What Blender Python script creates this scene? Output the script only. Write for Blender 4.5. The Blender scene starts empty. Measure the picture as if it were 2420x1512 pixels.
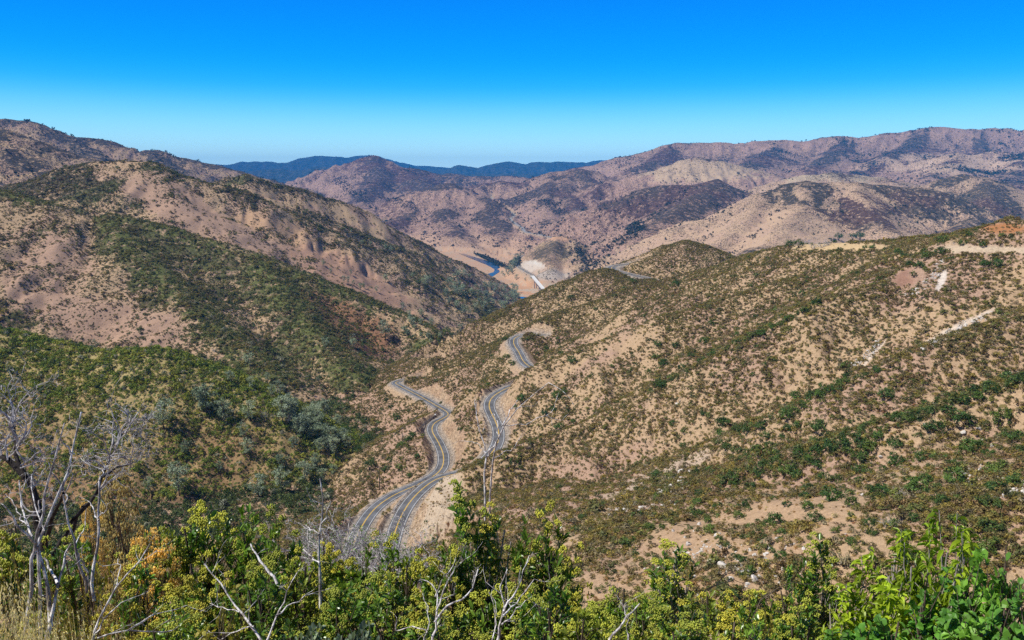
import bpy, math, random, time
import numpy as np
from mathutils import Vector, Matrix
T0 = time.time()
def log(*a): print('[%.1f]' % (time.time() - T0), *a, flush=True)
SC = bpy.context.scene
COL = SC.collection
RNG = np.random.default_rng(7)
random.seed(7)

# ------------------------------------------------------------------ camera model
# points below are image pixels (pixel x, pixel y, metres ahead); the image is 2419 x 1512
F = 1827.0
PITCH = math.atan((756 - 430) / F)
CP, SP = math.cos(PITCH), math.sin(PITCH)
def ray(px, py):
    u = (px - 1209.5) / F; v = (756 - py) / F
    return u, CP + v * SP, -SP + v * CP
def at(px, py, Y):
    x, y, z = ray(px, py); k = Y / y
    return (x * k, Y, z * k)
def at_z(px, py, z):
    x, y, zz = ray(px, py); k = z / zz
    return (x * k, y * k, z)
def project(x, y, z):
    d = y * CP - z * SP
    d = np.where(d > 0.1, d, 0.1)
    return 1209.5 + F * x / d, 756 - F * (y * SP + z * CP) / d

# ------------------------------------------------------------------ noise
_perm = np.random.default_rng(3).permutation(1024).astype(np.int32)
_perm = np.concatenate([_perm, _perm])
_ang = np.random.default_rng(4).random(1024) * 2 * np.pi
_gx, _gy = np.cos(_ang).astype(np.float32), np.sin(_ang).astype(np.float32)
def perlin(x, y, seed=0):
    x = np.asarray(x, np.float32) + 37.7 * seed; y = np.asarray(y, np.float32) - 91.3 * seed
    xi = np.floor(x).astype(np.int64); yi = np.floor(y).astype(np.int64)
    xf = x - xi; yf = y - yi
    xi = xi & 1023; yi = yi & 1023
    x1 = (xi + 1) & 1023; y1 = (yi + 1) & 1023
    u = xf * xf * xf * (xf * (xf * 6 - 15) + 10); v = yf * yf * yf * (yf * (yf * 6 - 15) + 10)
    def g(ix, iy, dx, dy):
        h = _perm[_perm[ix] + iy] & 1023
        return _gx[h] * dx + _gy[h] * dy
    a = g(xi, yi, xf, yf); b = g(x1, yi, xf - 1, yf); c = g(xi, y1, xf, yf - 1); d = g(x1, y1, xf - 1, yf - 1)
    return (a + (b - a) * u) * (1 - v) + (c + (d - c) * u) * v
def fbm(x, y, oct=4, seed=0, gain=0.5):
    s = 0; a = 1.0; f = 1.0
    for o in range(oct):
        s = s + a * perlin(x * f, y * f, seed + o * 5)
        a *= gain; f *= 2.03
    return s
def smooth(a, b, x):
    t = np.clip((x - a) / (b - a), 0, 1); return t * t * (3 - 2 * t)

# ------------------------------------------------------------------ ridges of the hills
# zone numbers: 0 overlook slope, 1 near hillside, 2 green slope, 3 domed hill, 4 tan hill, 5 upper range,
# 6 blue mountains, 7 purple mountain, 8 middle hills, 9 long ridge, 10 patchy hill, 11 knoll, 12 valley floor
RIDGES = []
def ridge(zone, pts, s=0.45, crest=6.0, gully=0.25, lam=60.0, raw=False):
    P = np.array(pts if raw else [at(*p) for p in pts], np.float64)
    RIDGES.append(dict(zone=zone, P=P, s=s, crest=crest, gully=gully, lam=lam))
ridge(0, [(-420, -260, 6), (-120, -60, 2), (-8, 0.5, -1.75), (8, 0.5, -1.75), (140, -30, 3), (420, -120, 20)], s=0.62, crest=1.0, gully=0.05, lam=40, raw=True)
# near hillside, spurs from near to far
ridge(1, [(2900, 1010, 170), (2419, 1180, 152), (2100, 1275, 146), (1800, 1365, 142), (1560, 1470, 140)], s=.38, crest=8, gully=.2, lam=25)
ridge(1, [(2950, 740, 235), (2419, 896, 224), (2266, 940, 226), (2147, 984, 228), (1999, 1026, 230), (1850, 1082, 234), (1758, 1115, 236), (1640, 1180, 240), (1560, 1218, 246), (1380, 1288, 258), (1250, 1390, 262)], s=.72, crest=3, gully=.5, lam=20)
ridge(1, [(2950, 560, 330), (2419, 737, 318), (2185, 818, 314), (2073, 873, 314), (1973, 918, 318), (1888, 952, 320), (1795, 995, 326), (1700, 1040, 332), (1600, 1085, 340), (1450, 1150, 350), (1330, 1240, 352)], s=.72, crest=3, gully=.5, lam=20)
ridge(1, [(2950, 480, 430), (2419, 590, 420), (2180, 640, 414), (1940, 711, 412), (1895, 740, 412), (1788, 789, 414), (1721, 826, 416), (1684, 852, 418), (1621, 881, 420), (1536, 926, 426), (1450, 967, 424), (1300, 1030, 420), (1192, 1064, 412), (1125, 1104, 404), (1096, 1136, 398), (1082, 1185, 388)], s=.72, crest=4, gully=.45, lam=20)
ridge(1, [(1890, 655, 548), (1850, 665, 545), (1600, 742, 545), (1400, 815, 558), (1290, 860, 548), (1250, 878, 552), (1212, 902, 560), (1172, 950, 562), (1120, 1020, 545), (1080, 1085, 508)], s=.55, crest=6, gully=.35, lam=25)
ridge(1, [(3000, 430, 420), (2600, 455, 420), (2500, 480, 425), (2419, 506, 430), (2330, 537, 450), (2260, 552, 480), (2180, 560, 520), (2090, 570, 560), (2000, 574, 590), (1900, 578, 620), (1840, 584, 645), (1755, 607, 690), (1700, 627, 720), (1640, 643, 735), (1538, 668, 755), (1486, 681, 760), (1435, 704, 765), (1321, 739, 762), (1278, 764, 744), (1250, 790, 724), (1236, 825, 706), (1210, 880, 676), (1150, 940, 640), (1085, 985, 610)], s=.55, crest=6, gully=.35, lam=25)
ridge(1, [(1820, 640, 900), (1713, 604, 945), (1658, 577, 965), (1621, 569, 975), (1573, 581, 982), (1536, 600, 984), (1488, 622, 982)], s=.55, crest=12, gully=.15, lam=30)
ridge(1, [(1640, 660, 830), (1474, 662, 880), (1435, 635, 905), (1404, 639, 905), (1341, 664, 905), (1290, 689, 900), (1234, 713, 890), (1149, 753, 870), (1093, 792, 845), (1049, 839, 815), (1010, 869, 790), (962, 893, 765), (930, 925, 740), (860, 960, 730)], s=.55, crest=8, gully=.2, lam=28)
# green slope
ridge(2, [(-500, 740, 650), (-150, 765, 640), (0, 781, 625), (88, 805, 620), (228, 829, 610), (387, 828, 605), (422, 843, 602), (492, 875, 598), (562, 910, 592), (618, 938, 588), (740, 1005, 580), (850, 1065, 565)], s=.7, crest=14, gully=.22, lam=30)
# domed hill
ridge(3, [(-350, 420, 1260), (0, 452, 1200), (100, 477, 1190), (190, 516, 1190)], s=.5, crest=14, gully=.55, lam=45)
ridge(3, [(185, 530, 1190), (225, 516, 1200), (262, 508, 1205), (310, 513, 1200), (420, 541, 1190), (600, 601, 1170), (720, 646, 1150), (850, 696, 1120), (940, 741, 1090), (1000, 773, 1060), (1030, 815, 1010), (1040, 850, 985)], s=.66, crest=16, gully=.4, lam=45)
ridge(3, [(262, 508, 1205), (190, 600, 1110), (90, 720, 1000), (-20, 850, 900)], s=.5, crest=12, gully=.5, lam=40)
ridge(3, [(270, 512, 1200), (330, 600, 1090), (430, 700, 980), (540, 800, 885), (650, 890, 800)], s=.5, crest=20, gully=.5, lam=40)
ridge(3, [(600, 601, 1170), (690, 715, 1020), (770, 815, 910), (840, 885, 830)], s=.52, crest=14, gully=.5, lam=40)
# tan hill and its dark back ridges
ridge(4, [(-300, 500, 1700), (0, 446, 1720), (70, 428, 1710), (158, 393, 1690), (230, 384, 1670), (302, 381, 1650), (355, 383, 1640), (439, 416, 1650), (576, 457, 1660), (685, 504, 1680), (745, 529, 1690), (825, 561, 1710), (905, 593, 1750), (985, 626, 1800), (1081, 673, 1850), (1159, 735, 1900), (1195, 765, 1910)], s=.62, crest=14, gully=.35, lam=50)
ridge(4, [(355, 383, 1640), (420, 470, 1520), (520, 560, 1420), (600, 620, 1350)], s=.5, crest=10, gully=.32, lam=45)
ridge(4, [(230, 384, 1670), (200, 450, 1540), (120, 510, 1440)], s=.5, crest=12, gully=.32, lam=45)
ridge(4, [(576, 457, 1660), (640, 560, 1530), (760, 660, 1440), (900, 735, 1400)], s=.5, crest=10, gully=.32, lam=45)
ridge(4, [(745, 529, 1690), (860, 640, 1620), (970, 720, 1580), (1070, 790, 1540)], s=.5, crest=10, gully=.32, lam=45)
ridge(4, [(439, 416, 1700), (590, 456, 1760), (750, 506, 1820), (850, 546, 1880), (960, 591, 1950), (1060, 655, 2020), (1120, 705, 2060)], s=.75, crest=14, gully=.35, lam=50)
ridge(4, [(440, 450, 2000), (517, 425, 2050), (576, 412, 2050), (650, 434, 2080), (709, 447, 2110), (800, 472, 2160), (860, 493, 2200), (916, 538, 2250), (1008, 578, 2330), (1043, 602, 2370), (1095, 623, 2420), (1141, 648, 2470), (1176, 669, 2500), (1229, 711, 2520), (1245, 735, 2500)], s=.85, crest=16, gully=.3, lam=55)
# upper range at the far left
ridge(5, [(-700, 260, 5000), (-200, 290, 4900), (0, 281, 4800), (60, 284, 4800), (110, 300, 4820), (160, 319, 4850), (250, 331, 4900), (300, 350, 4900), (330, 361, 4920), (345, 356, 4950), (372, 355, 4980), (430, 371, 5000), (500, 387, 5050), (560, 401, 5100), (640, 425, 5150), (700, 441, 5200)], s=.42, crest=25, gully=0.60, lam=96)
ridge(5, [(160, 319, 4850), (230, 370, 4300), (300, 400, 3900)], s=.42, crest=25, gully=0.60, lam=72)
ridge(5, [(345, 356, 4950), (430, 420, 4300), (520, 460, 3900)], s=.42, crest=25, gully=0.60, lam=72)
ridge(5, [(-600, 280, 3200), (-100, 296, 3100), (0, 307, 3000), (80, 331, 3020), (150, 352, 3050), (210, 372, 3080), (250, 400, 3080)], s=.42, crest=22, gully=0.60, lam=66)
# blue mountains
ridge(6, [(-800, 380, 22420), (300, 392, 22420), (480, 392, 21830), (530, 386, 21476), (580, 381, 21240), (630, 376, 21240), (660, 381, 21240), (690, 382, 21240), (715, 373, 21240), (745, 368, 21240), (790, 366, 21240), (815, 372, 21476), (850, 367, 21476), (880, 366, 21594), (920, 376, 21830), (970, 388, 22184), (1060, 396, 22420)], s=.3, crest=60, gully=0.60, lam=300)
ridge(6, [(900, 400, 18880), (1000, 398, 18880), (1060, 397, 18880), (1080, 392, 18880), (1092, 388, 18880), (1104, 393, 18880), (1135, 397, 18880), (1165, 386, 19116), (1200, 380, 19352), (1235, 383, 19470), (1270, 379, 19588), (1300, 383, 19706), (1340, 380, 19824), (1420, 377, 20060), (1600, 378, 20060), (2600, 380, 20650)], s=.3, crest=60, gully=0.60, lam=270)
ridge(6, [(-200, 420, 15930), (540, 402, 15930), (620, 398, 15812), (700, 400, 15812), (760, 392, 15694), (830, 405, 15340), (1300, 410, 15340), (1700, 408, 15340), (2700, 400, 15340)], s=.3, crest=60, gully=0.68, lam=240)
# purple mountain
ridge(7, [(560, 450, 9200), (640, 436, 9200), (690, 431, 9100), (750, 421, 9000), (800, 396, 9000), (830, 383, 9000), (855, 371, 9000), (878, 366, 9000), (900, 373, 9000), (930, 388, 8900), (1000, 402, 8800), (1100, 411, 8600), (1180, 414, 8600), (1250, 417, 8700), (1330, 405, 8800), (1500, 392, 9000), (1800, 395, 9200)], s=.38, crest=30, gully=0.68, lam=156)
ridge(7, [(878, 366, 9000), (900, 410, 8000), (870, 445, 7200), (850, 470, 6500)], s=.38, crest=30, gully=0.60, lam=120)
ridge(7, [(930, 388, 8900), (1000, 430, 7500), (1020, 455, 6600), (960, 480, 6000)], s=.38, crest=30, gully=0.60, lam=120)
ridge(7, [(760, 420, 9000), (760, 450, 8000), (740, 470, 7200)], s=.38, crest=30, gully=0.60, lam=120)
ridge(7, [(940, 470, 6000), (1000, 445, 6000), (1045, 433, 6000), (1062, 432, 6000), (1090, 442, 6000), (1140, 455, 6000)], s=.38, crest=26, gully=0.60, lam=96)
ridge(7, [(1120, 440, 6600), (1160, 425, 6600), (1192, 419, 6600), (1220, 425, 6600), (1240, 432, 6500)], s=.38, crest=26, gully=0.60, lam=96)
# middle hills behind the river
ridge(8, [(1165, 478, 6209), (1190, 462, 6324), (1235, 440, 6497), (1262, 420, 6612), (1285, 408, 6669), (1302, 404, 6669), (1340, 400, 6669), (1372, 397, 6669), (1390, 400, 6669), (1420, 413, 6669), (1450, 425, 6612), (1500, 440, 6554), (1560, 452, 6439)], s=.42, crest=14, gully=0.68, lam=90)
ridge(8, [(1372, 397, 6669), (1395, 440, 5979), (1440, 482, 5405), (1475, 525, 4830)], s=.42, crest=18, gully=0.68, lam=72)
ridge(8, [(1302, 404, 6669), (1290, 470, 5635), (1305, 515, 5060), (1330, 550, 4657)], s=.42, crest=18, gully=0.68, lam=72)
ridge(8, [(880, 548, 5200), (915, 525, 5060), (965, 505, 5405), (1010, 482, 5635), (1060, 466, 5750), (1110, 462, 5750), (1148, 466, 5750), (1170, 478, 5692)], s=.4, crest=20, gully=0.68, lam=72)
ridge(8, [(1148, 466, 5750), (1150, 500, 5290), (1190, 545, 4772), (1200, 580, 4427)], s=.36, crest=25, gully=0.60, lam=66)
ridge(8, [(1060, 466, 5750), (1040, 510, 5175), (1080, 555, 4657), (1120, 585, 4370)], s=.36, crest=25, gully=0.60, lam=66)
ridge(8, [(1340, 400, 6669), (1345, 450, 5865), (1365, 500, 5175)], s=.42, crest=18, gully=0.68, lam=72)
# dark rounded hill, centre right
ridge(8, [(1440, 480, 4400), (1500, 455, 4400), (1536, 443, 4400), (1590, 437, 4400), (1646, 433, 4400), (1693, 426, 4400), (1720, 433, 4400), (1743, 443, 4400), (1801, 455, 4400), (1850, 468, 4400)], s=.42, crest=24, gully=0.52, lam=72)
ridge(8, [(1693, 426, 4400), (1640, 470, 3900), (1590, 505, 3600), (1520, 545, 3300)], s=.42, crest=24, gully=0.52, lam=72)
# long ridge at the right
ridge(9, [(1350, 395, 8600), (1420, 381, 8500), (1470, 368, 8400), (1500, 361, 8400), (1530, 357, 8300), (1560, 350, 8200), (1600, 336, 8000), (1650, 334, 8000), (1700, 333, 8000), (1780, 330, 8000), (1850, 328, 8000), (1920, 324, 8000), (2000, 320, 8000), (2060, 317, 8000), (2100, 314, 8000), (2130, 310, 8000), (2165, 302, 8000), (2190, 297, 8000), (2230, 298, 8000), (2300, 298, 8000), (2350, 301, 8000), (2419, 303, 8000), (2800, 300, 8000)], s=.36, crest=24, gully=0.68, lam=138)
ridge(9, [(1600, 336, 8000), (1560, 372, 7300), (1500, 400, 6800)], s=.36, crest=26, gully=0.68, lam=120)
ridge(9, [(1850, 328, 8000), (1800, 365, 7200), (1760, 395, 6500)], s=.36, crest=26, gully=0.68, lam=120)
ridge(9, [(2000, 320, 8000), (1980, 355, 7300), (1920, 392, 6500)], s=.36, crest=26, gully=0.68, lam=120)
ridge(9, [(2190, 297, 8000), (2150, 340, 7300), (2080, 375, 6600)], s=.36, crest=26, gully=0.68, lam=120)
ridge(9, [(2300, 298, 8000), (2310, 340, 7300), (2330, 365, 6900)], s=.36, crest=26, gully=0.68, lam=120)
ridge(9, [(1420, 432, 5900), (1500, 408, 5900), (1540, 398, 5900), (1590, 384, 5900), (1620, 374, 5900), (1645, 370, 5900), (1680, 374, 5900), (1720, 386, 5900), (1780, 398, 5900), (1830, 412, 5900), (1900, 430, 5800), (1960, 445, 5700)], s=.4, crest=24, gully=0.60, lam=90)
ridge(9, [(1950, 412, 6300), (2060, 396, 6400), (2120, 384, 6500), (2180, 372, 6500), (2260, 361, 6500), (2340, 358, 6500), (2419, 358, 6500), (2800, 350, 6500)], s=.36, crest=26, gully=0.52, lam=102)
ridge(9, [(2260, 361, 6500), (2240, 395, 5700), (2200, 420, 5200)], s=.33, crest=30, gully=0.52, lam=90)
ridge(9, [(2419, 358, 6500), (2400, 400, 5600), (2380, 425, 5200)], s=.33, crest=30, gully=0.52, lam=90)
# patchy hills at the right
ridge(10, [(1640, 560, 2900), (1696, 518, 3000), (1730, 496, 3050), (1765, 478, 3100), (1813, 455, 3150), (1868, 432, 3200), (1905, 428, 3200), (1957, 432, 3200), (2016, 434, 3200), (2090, 436, 3200), (2140, 440, 3200), (2200, 448, 3180), (2250, 466, 3150), (2290, 488, 3100), (2330, 520, 3000)], s=.45, crest=18, gully=0.60, lam=54)
ridge(10, [(1905, 428, 3200), (1890, 500, 2750), (1830, 570, 2350), (1760, 600, 2250)], s=.45, crest=18, gully=0.60, lam=48)
ridge(10, [(2016, 434, 3200), (2060, 500, 2750), (2120, 560, 2400), (2140, 600, 2250)], s=.45, crest=18, gully=0.60, lam=48)
ridge(10, [(1813, 455, 3150), (1740, 540, 2700), (1660, 600, 2450)], s=.45, crest=18, gully=0.60, lam=48)
ridge(10, [(2100, 470, 4000), (2150, 450, 4000), (2191, 437, 4000), (2235, 415, 4000), (2271, 410, 4000), (2326, 422, 4000), (2380, 440, 4000), (2419, 451, 4000), (2600, 480, 3900)], s=.42, crest=22, gully=0.52, lam=66)
ridge(10, [(2326, 422, 4000), (2330, 490, 3200), (2260, 550, 2600)], s=.42, crest=20, gully=0.52, lam=66)
ridge(10, [(2600, 470, 3300), (2480, 485, 3100), (2400, 510, 2900), (2300, 560, 2600)], s=.42, crest=20, gully=0.52, lam=66)
ridge(10, [(1780, 450, 4800), (1839, 429, 4750), (1905, 411, 4700), (1957, 402, 4700), (2000, 403, 4700), (2048, 410, 4700), (2085, 417, 4700), (2160, 433, 4700), (2240, 450, 4700)], s=.4, crest=22, gully=0.60, lam=72)
ridge(10, [(1980, 548, 2500), (1900, 560, 2300), (1800, 585, 2150), (1740, 610, 2050)], s=.42, crest=20, gully=0.45, lam=48)
# tan rise between the knoll and the patchy hill
ridge(10, [(1800, 500, 3600), (1700, 510, 3300), (1600, 540, 3000), (1560, 568, 2950)], s=.5, crest=22, gully=.35, lam=80)
# knoll beside the bridge
ridge(11, [(1246, 600, 3440), (1271, 584, 3450), (1292, 571, 3460), (1312, 562, 3460), (1337, 561, 3450), (1352, 570, 3430), (1383, 586, 3380), (1424, 612, 3250), (1450, 640, 3100)], s=.85, crest=16, gully=.25, lam=60)
ridge(11, [(1312, 562, 3460), (1300, 600, 3200), (1300, 640, 2980)], s=.62, crest=16, gully=.25, lam=60)
ridge(11, [(1352, 570, 3430), (1370, 615, 3100), (1400, 650, 2850)], s=.62, crest=16, gully=.25, lam=60)
FLOOR_Y = [0, 330, 480, 700, 1000, 1500, 2000, 2400, 4000, 4900, 5700, 7000, 12000, 30000]
FLOOR_Z = [-205, -206, -212, -222, -236, -290, -370, -390.5, -391, -391, -330, -200, -100, -60]

# ------------------------------------------------------------------ roads (image pixel x, image pixel y, height)
def spline(P, step):
    P = np.array(P, float); n = len(P); out = []
    Q = np.vstack([2 * P[0] - P[1], P, 2 * P[-1] - P[-2]])
    for i in range(n - 1):
        p0, p1, p2, p3 = Q[i:i + 4]
        m = max(3, int(np.linalg.norm(p2 - p1) / step * 3))
        # centripetal Catmull-Rom
        t = [0.0]
        for a, b in ((p0, p1), (p1, p2), (p2, p3)): t.append(t[-1] + max(1e-6, np.linalg.norm(b - a) ** .5))
        for tt in np.linspace(t[1], t[2], m, endpoint=False):
            A1 = (t[1]-tt)/(t[1]-t[0])*p0 + (tt-t[0])/(t[1]-t[0])*p1
            A2 = (t[2]-tt)/(t[2]-t[1])*p1 + (tt-t[1])/(t[2]-t[1])*p2
            A3 = (t[3]-tt)/(t[3]-t[2])*p2 + (tt-t[2])/(t[3]-t[2])*p3
            B1 = (t[2]-tt)/(t[2]-t[0])*A1 + (tt-t[0])/(t[2]-t[0])*A2
            B2 = (t[3]-tt)/(t[3]-t[1])*A2 + (tt-t[1])/(t[3]-t[1])*A3
            out.append((t[2]-tt)/(t[2]-t[1])*B1 + (tt-t[1])/(t[2]-t[1])*B2)
    out.append(P[-1]); out = np.array(out)
    d = np.r_[0, np.cumsum(np.linalg.norm(np.diff(out, axis=0), axis=1))]
    s = np.linspace(0, d[-1], max(2, int(d[-1] / step)))
    R = np.stack([np.interp(s, d, out[:, k]) for k in range(3)], 1)
    return R
def relax(R, n):
    for _ in range(n):
        R[1:-1] = .25 * R[:-2] + .5 * R[1:-1] + .25 * R[2:]
    return R
ROADS = {}
def road(name, pts, half, step=2.5, cut=1.15, fill=.75, soft=10, shoulder=2.0):
    R = relax(spline([at_z(*p) for p in pts], step), soft)
    ROADS[name] = dict(R=R, half=half, cut=cut, fill=fill, shoulder=shoulder)
road('upper', [(880, 1470, -179), (900, 1390, -178.5), (922, 1300, -178), (945, 1225, -177), (982, 1170, -176), (1040, 1127, -175), (1090, 1118, -174.5), (1140, 1092, -172), (1172, 1056, -168), (1178, 1020, -165), (1168, 990, -163), (1155, 962, -160), (1163, 938, -158.5), (1196, 918, -157), (1228, 908, -159), (1275, 902, -160.5), (1305, 888, -156.5), (1264, 873, -152), (1240, 858, -151), (1226, 833, -149.5), (1213, 810, -148.5), (1219, 796, -147.5), (1243, 789, -146.5), (1262, 790, -145.5), (1285, 792, -145)], 4.3)
road('lower', [(820, 1330, -180), (845, 1262, -181), (885, 1202, -182), (930, 1170, -183), (1000, 1139, -184.5), (1040, 1112, -186), (1048, 1080, -187.5), (1038, 1050, -189), (1020, 1015, -190.5), (1028, 998, -191.5), (1054, 985, -192.5), (1060, 977, -193.5), (1030, 958, -195), (990, 935, -197), (945, 912, -199.5), (933, 904, -201), (950, 898, -202), (990, 897, -203)], 4.3)
road('creek', [(1045, 874, -205), (1030, 865, -206), (1016, 862, -207), (1003, 868, -208)], 4.6)
road('creek2', [(1060, 846, -211), (1044, 838, -212), (1037, 829, -213), (1054, 820, -214), (1080, 812, -215)], 4.6)
road('bend', [(1620, 690, -114), (1590, 675, -113), (1560, 665, -112), (1520, 655, -110), (1480, 646, -107.5), (1447, 637, -105), (1447, 630, -104), (1470, 625, -103), (1510, 622, -102)], 5.2, shoulder=5)
road('top', [(2150, 570, -47), (2230, 573, -43), (2290, 572, -40), (2350, 572, -37.5), (2419, 574, -35), (2520, 576, -32)], 4.6)
road('far', [(1262, 656, -359.5), (1256, 649, -358), (1240, 640, -353), (1226, 631, -349), (1221, 621, -345), (1228, 609, -339), (1246, 598, -332), (1260, 592, -328)], 5.5, step=6, soft=4, shoulder=3)
road('highway', [(1312, 563, -295), (1300, 560, -293), (1270, 553, -290), (1242, 548, -287), (1234, 538, -277), (1222, 531, -270), (1213, 525, -264), (1206, 518, -250), (1216, 508, -232), (1205, 501, -215), (1195, 497, -206), (1180, 492, -195), (1165, 489, -186), (1152, 484, -172), (1150, 479, -158), (1163, 474, -142), (1160, 466, -122)], 6.5, step=12, soft=3, shoulder=5)

# ------------------------------------------------------------------ height field on a grid that fans out from the overlook
def rows(a, b, ratio):
    n = int(round(math.log(b / a) / math.log(ratio))); return list(a * (b / a) ** (np.arange(n) / n))
RR = np.array(rows(1.0, 120, 1.025) + rows(120, 1100, 1.0042) + rows(1100, 6500, 1.0062) + rows(6500, 24000, 1.013) + [24000.0])
fine = np.linspace(-math.radians(39), math.radians(39), 1270)
side = np.linspace(math.radians(39), 2 * math.pi - math.radians(39), 150)[1:-1]
AZ = np.concatenate([fine, side])            # continues round behind the overlook
NR, NA, NF = len(RR), len(AZ), len(fine)
SINA, COSA = np.sin(AZ), np.cos(AZ)
GX = (RR[:, None] * SINA[None]).astype(np.float32); GY = (RR[:, None] * COSA[None]).astype(np.float32)
log('grid', NR, NA)

_tu, _tv = np.meshgrid(np.arange(1024) / 16, np.arange(1024) / 16, indexing='ij')
TAB = (fbm(_tu, _tv, 3, 30) * 1.5).astype(np.float32)
def table(u, v):
    u = u * 16; v = v * 16
    iu = np.floor(u).astype(np.int32); iv = np.floor(v).astype(np.int32); fu = (u - iu).astype(np.float32); fv = (v - iv).astype(np.float32)
    iu &= 1023; iv &= 1023; ju = (iu + 1) & 1023; jv = (iv + 1) & 1023
    return (TAB[iu, iv] * (1 - fu) + TAB[ju, iv] * fu) * (1 - fv) + (TAB[iu, jv] * (1 - fu) + TAB[ju, jv] * fu) * fv
def ridge_field(X, Y):
    """max over ridges at scattered points -> height, zone, distance to the owning crest line, second height"""
    n = X.size; X = X.ravel().astype(np.float32); Y = Y.ravel().astype(np.float32)
    best = np.full(n, -1e9, np.float32); zone = np.full(n, 12, np.int16); dist = np.full(n, 1e4, np.float32); rid = np.full(n, -1, np.int16)
    r = np.hypot(X, Y)
    wob = np.clip(r / 40, 1, 60)
    wx = X + wob * 0.22 * fbm(X / (wob * 3), Y / (wob * 3), 3, 11); wy = Y + wob * 0.22 * fbm(X / (wob * 3), Y / (wob * 3), 3, 17)
    for k, R in enumerate(RIDGES):
        P = R['P'].astype(np.float32); s = R['s']
        reach = 900.0 / max(s, .3) + 400
        lo = P[:, :2].min(0) - reach; hi = P[:, :2].max(0) + reach
        m = np.nonzero((X > lo[0]) & (X < hi[0]) & (Y > lo[1]) & (Y < hi[1]))[0]
        if not len(m): continue
        x = wx[m]; y = wy[m]
        hb = np.full(len(m), -1e9, np.float32); db = np.zeros(len(m), np.float32)
        acc = 0.0; c = R['crest']; lam = R['lam']
        for i in range(len(P) - 1):
            a, b = P[i], P[i + 1]; e = b[:2] - a[:2]; L = float(np.hypot(*e)) + 1e-6
            rx = x - a[0]; ry = y - a[1]
            t = (rx * e[0] + ry * e[1]) / (L * L)
            tc = np.clip(t, 0, 1)
            dx = rx - e[0] * tc; dy = ry - e[1] * tc
            d = np.sqrt(dx * dx + dy * dy)
            perp = (rx * e[1] - ry * e[0]) / L
            near = np.nonzero(a[2] + (b[2] - a[2]) * tc - s * .5 * d > hb)[0]
            if not len(near): acc += L; continue
            g = R['gully'] * table((acc + t[near] * L) / lam + k * 13.7, perp[near] / (lam * 3.5) + k * 5.3)
            dd = d[near]
            q = np.sqrt(dd * dd + c * c) - c; sat = lam * 1.3
            h = a[2] + (b[2] - a[2]) * tc[near] - s * (q + g * sat * (1 - np.exp(-q / sat)))
            u = h > hb[near]
            hb[near] = np.where(u, h, hb[near]); db[near] = np.where(u, dd, db[near])
            acc += L
        h = hb
        old = best[m]; u = h > old
        kk = np.clip(r[m] * .004, .4, 14)
        q = np.maximum(kk - np.abs(h - old), 0) / kk
        best[m] = np.maximum(h, old) + q * q * kk * .25
        zone[m] = np.where(u, R['zone'], zone[m]); dist[m] = np.where(u, db, dist[m]); rid[m] = np.where(u, k, rid[m])
    fl = np.interp(Y, FLOOR_Y, FLOOR_Z).astype(np.float32)
    u = fl > best
    kk = np.clip(r * .003, .4, 8); q = np.maximum(kk - np.abs(fl - best), 0) / kk
    best = np.maximum(best, fl) + q * q * kk * .25
    zone[u] = 12; dist[u] = 50
    return best, zone, dist, rid

CI = np.unique(np.r_[np.arange(0, NF, 2), NF - 1, np.arange(NF, NA)])
RI = np.unique(np.r_[np.arange(0, NR, 2), NR - 1])
h, zn, ds, rd = ridge_field(GX[np.ix_(RI, CI)], GY[np.ix_(RI, CI)])
shp = (len(RI), len(CI))
h = h.reshape(shp); zn = zn.reshape(shp); ds = ds.reshape(shp); rd = rd.reshape(shp)
log('ridges')
def up(A):
    B = np.empty((len(RI), NA), np.float32); ai = np.arange(NA)
    j = np.clip(np.searchsorted(CI, ai, 'right') - 1, 0, len(CI) - 2); f = ((ai - CI[j]) / (CI[j + 1] - CI[j])).astype(np.float32)
    B = A[:, j] * (1 - f) + A[:, j + 1] * f
    ri = np.arange(NR); j = np.clip(np.searchsorted(RI, ri, 'right') - 1, 0, len(RI) - 2); f = ((ri - RI[j]) / (RI[j + 1] - RI[j])).astype(np.float32)[:, None]
    return B[j] * (1 - f) + B[j + 1] * f
def near_up(A):
    j = np.clip(np.searchsorted(CI, np.arange(NA), 'right') - 1, 0, len(CI) - 1)
    i = np.clip(np.searchsorted(RI, np.arange(NR), 'right') - 1, 0, len(RI) - 1)
    return A[np.ix_(i, j)]
GZ = up(h); DS = up(ds); ZN = near_up(zn); RD = near_up(rd)
GR = RR[:, None] + 0 * GX
# relief on the flanks: runnels, hummocks and fine lumps, smaller at the crests and none on the valley floor
amp = np.where(ZN == 12, .12, 1.0) * (0.35 + .65 * smooth(0, 60, DS * 300 / np.maximum(GR, 300)))
sc = np.clip(GR / 300, .4, 12)
lift = fbm(GX / 60, GY / 60, 3, 2) * 3.0 * np.clip(GR / 400, .15, 1) \
    - np.abs(fbm(GX / (55 * sc), GY / (55 * sc), 3, 5)) * 4.2 * sc * np.where(GR > 2400, 2.1, 1.15) + 1.2 * sc \
    + fbm(GX / (9 * sc), GY / (9 * sc), 3, 9) * .55 * sc
lift *= amp * smooth(4, 60, GR) * np.where(ZN == 1, .45, 1.0)
GZ = GZ + lift + fbm(GX / 1.7, GY / 1.7, 3, 23) * .10 * smooth(300, 2, GR)
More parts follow.
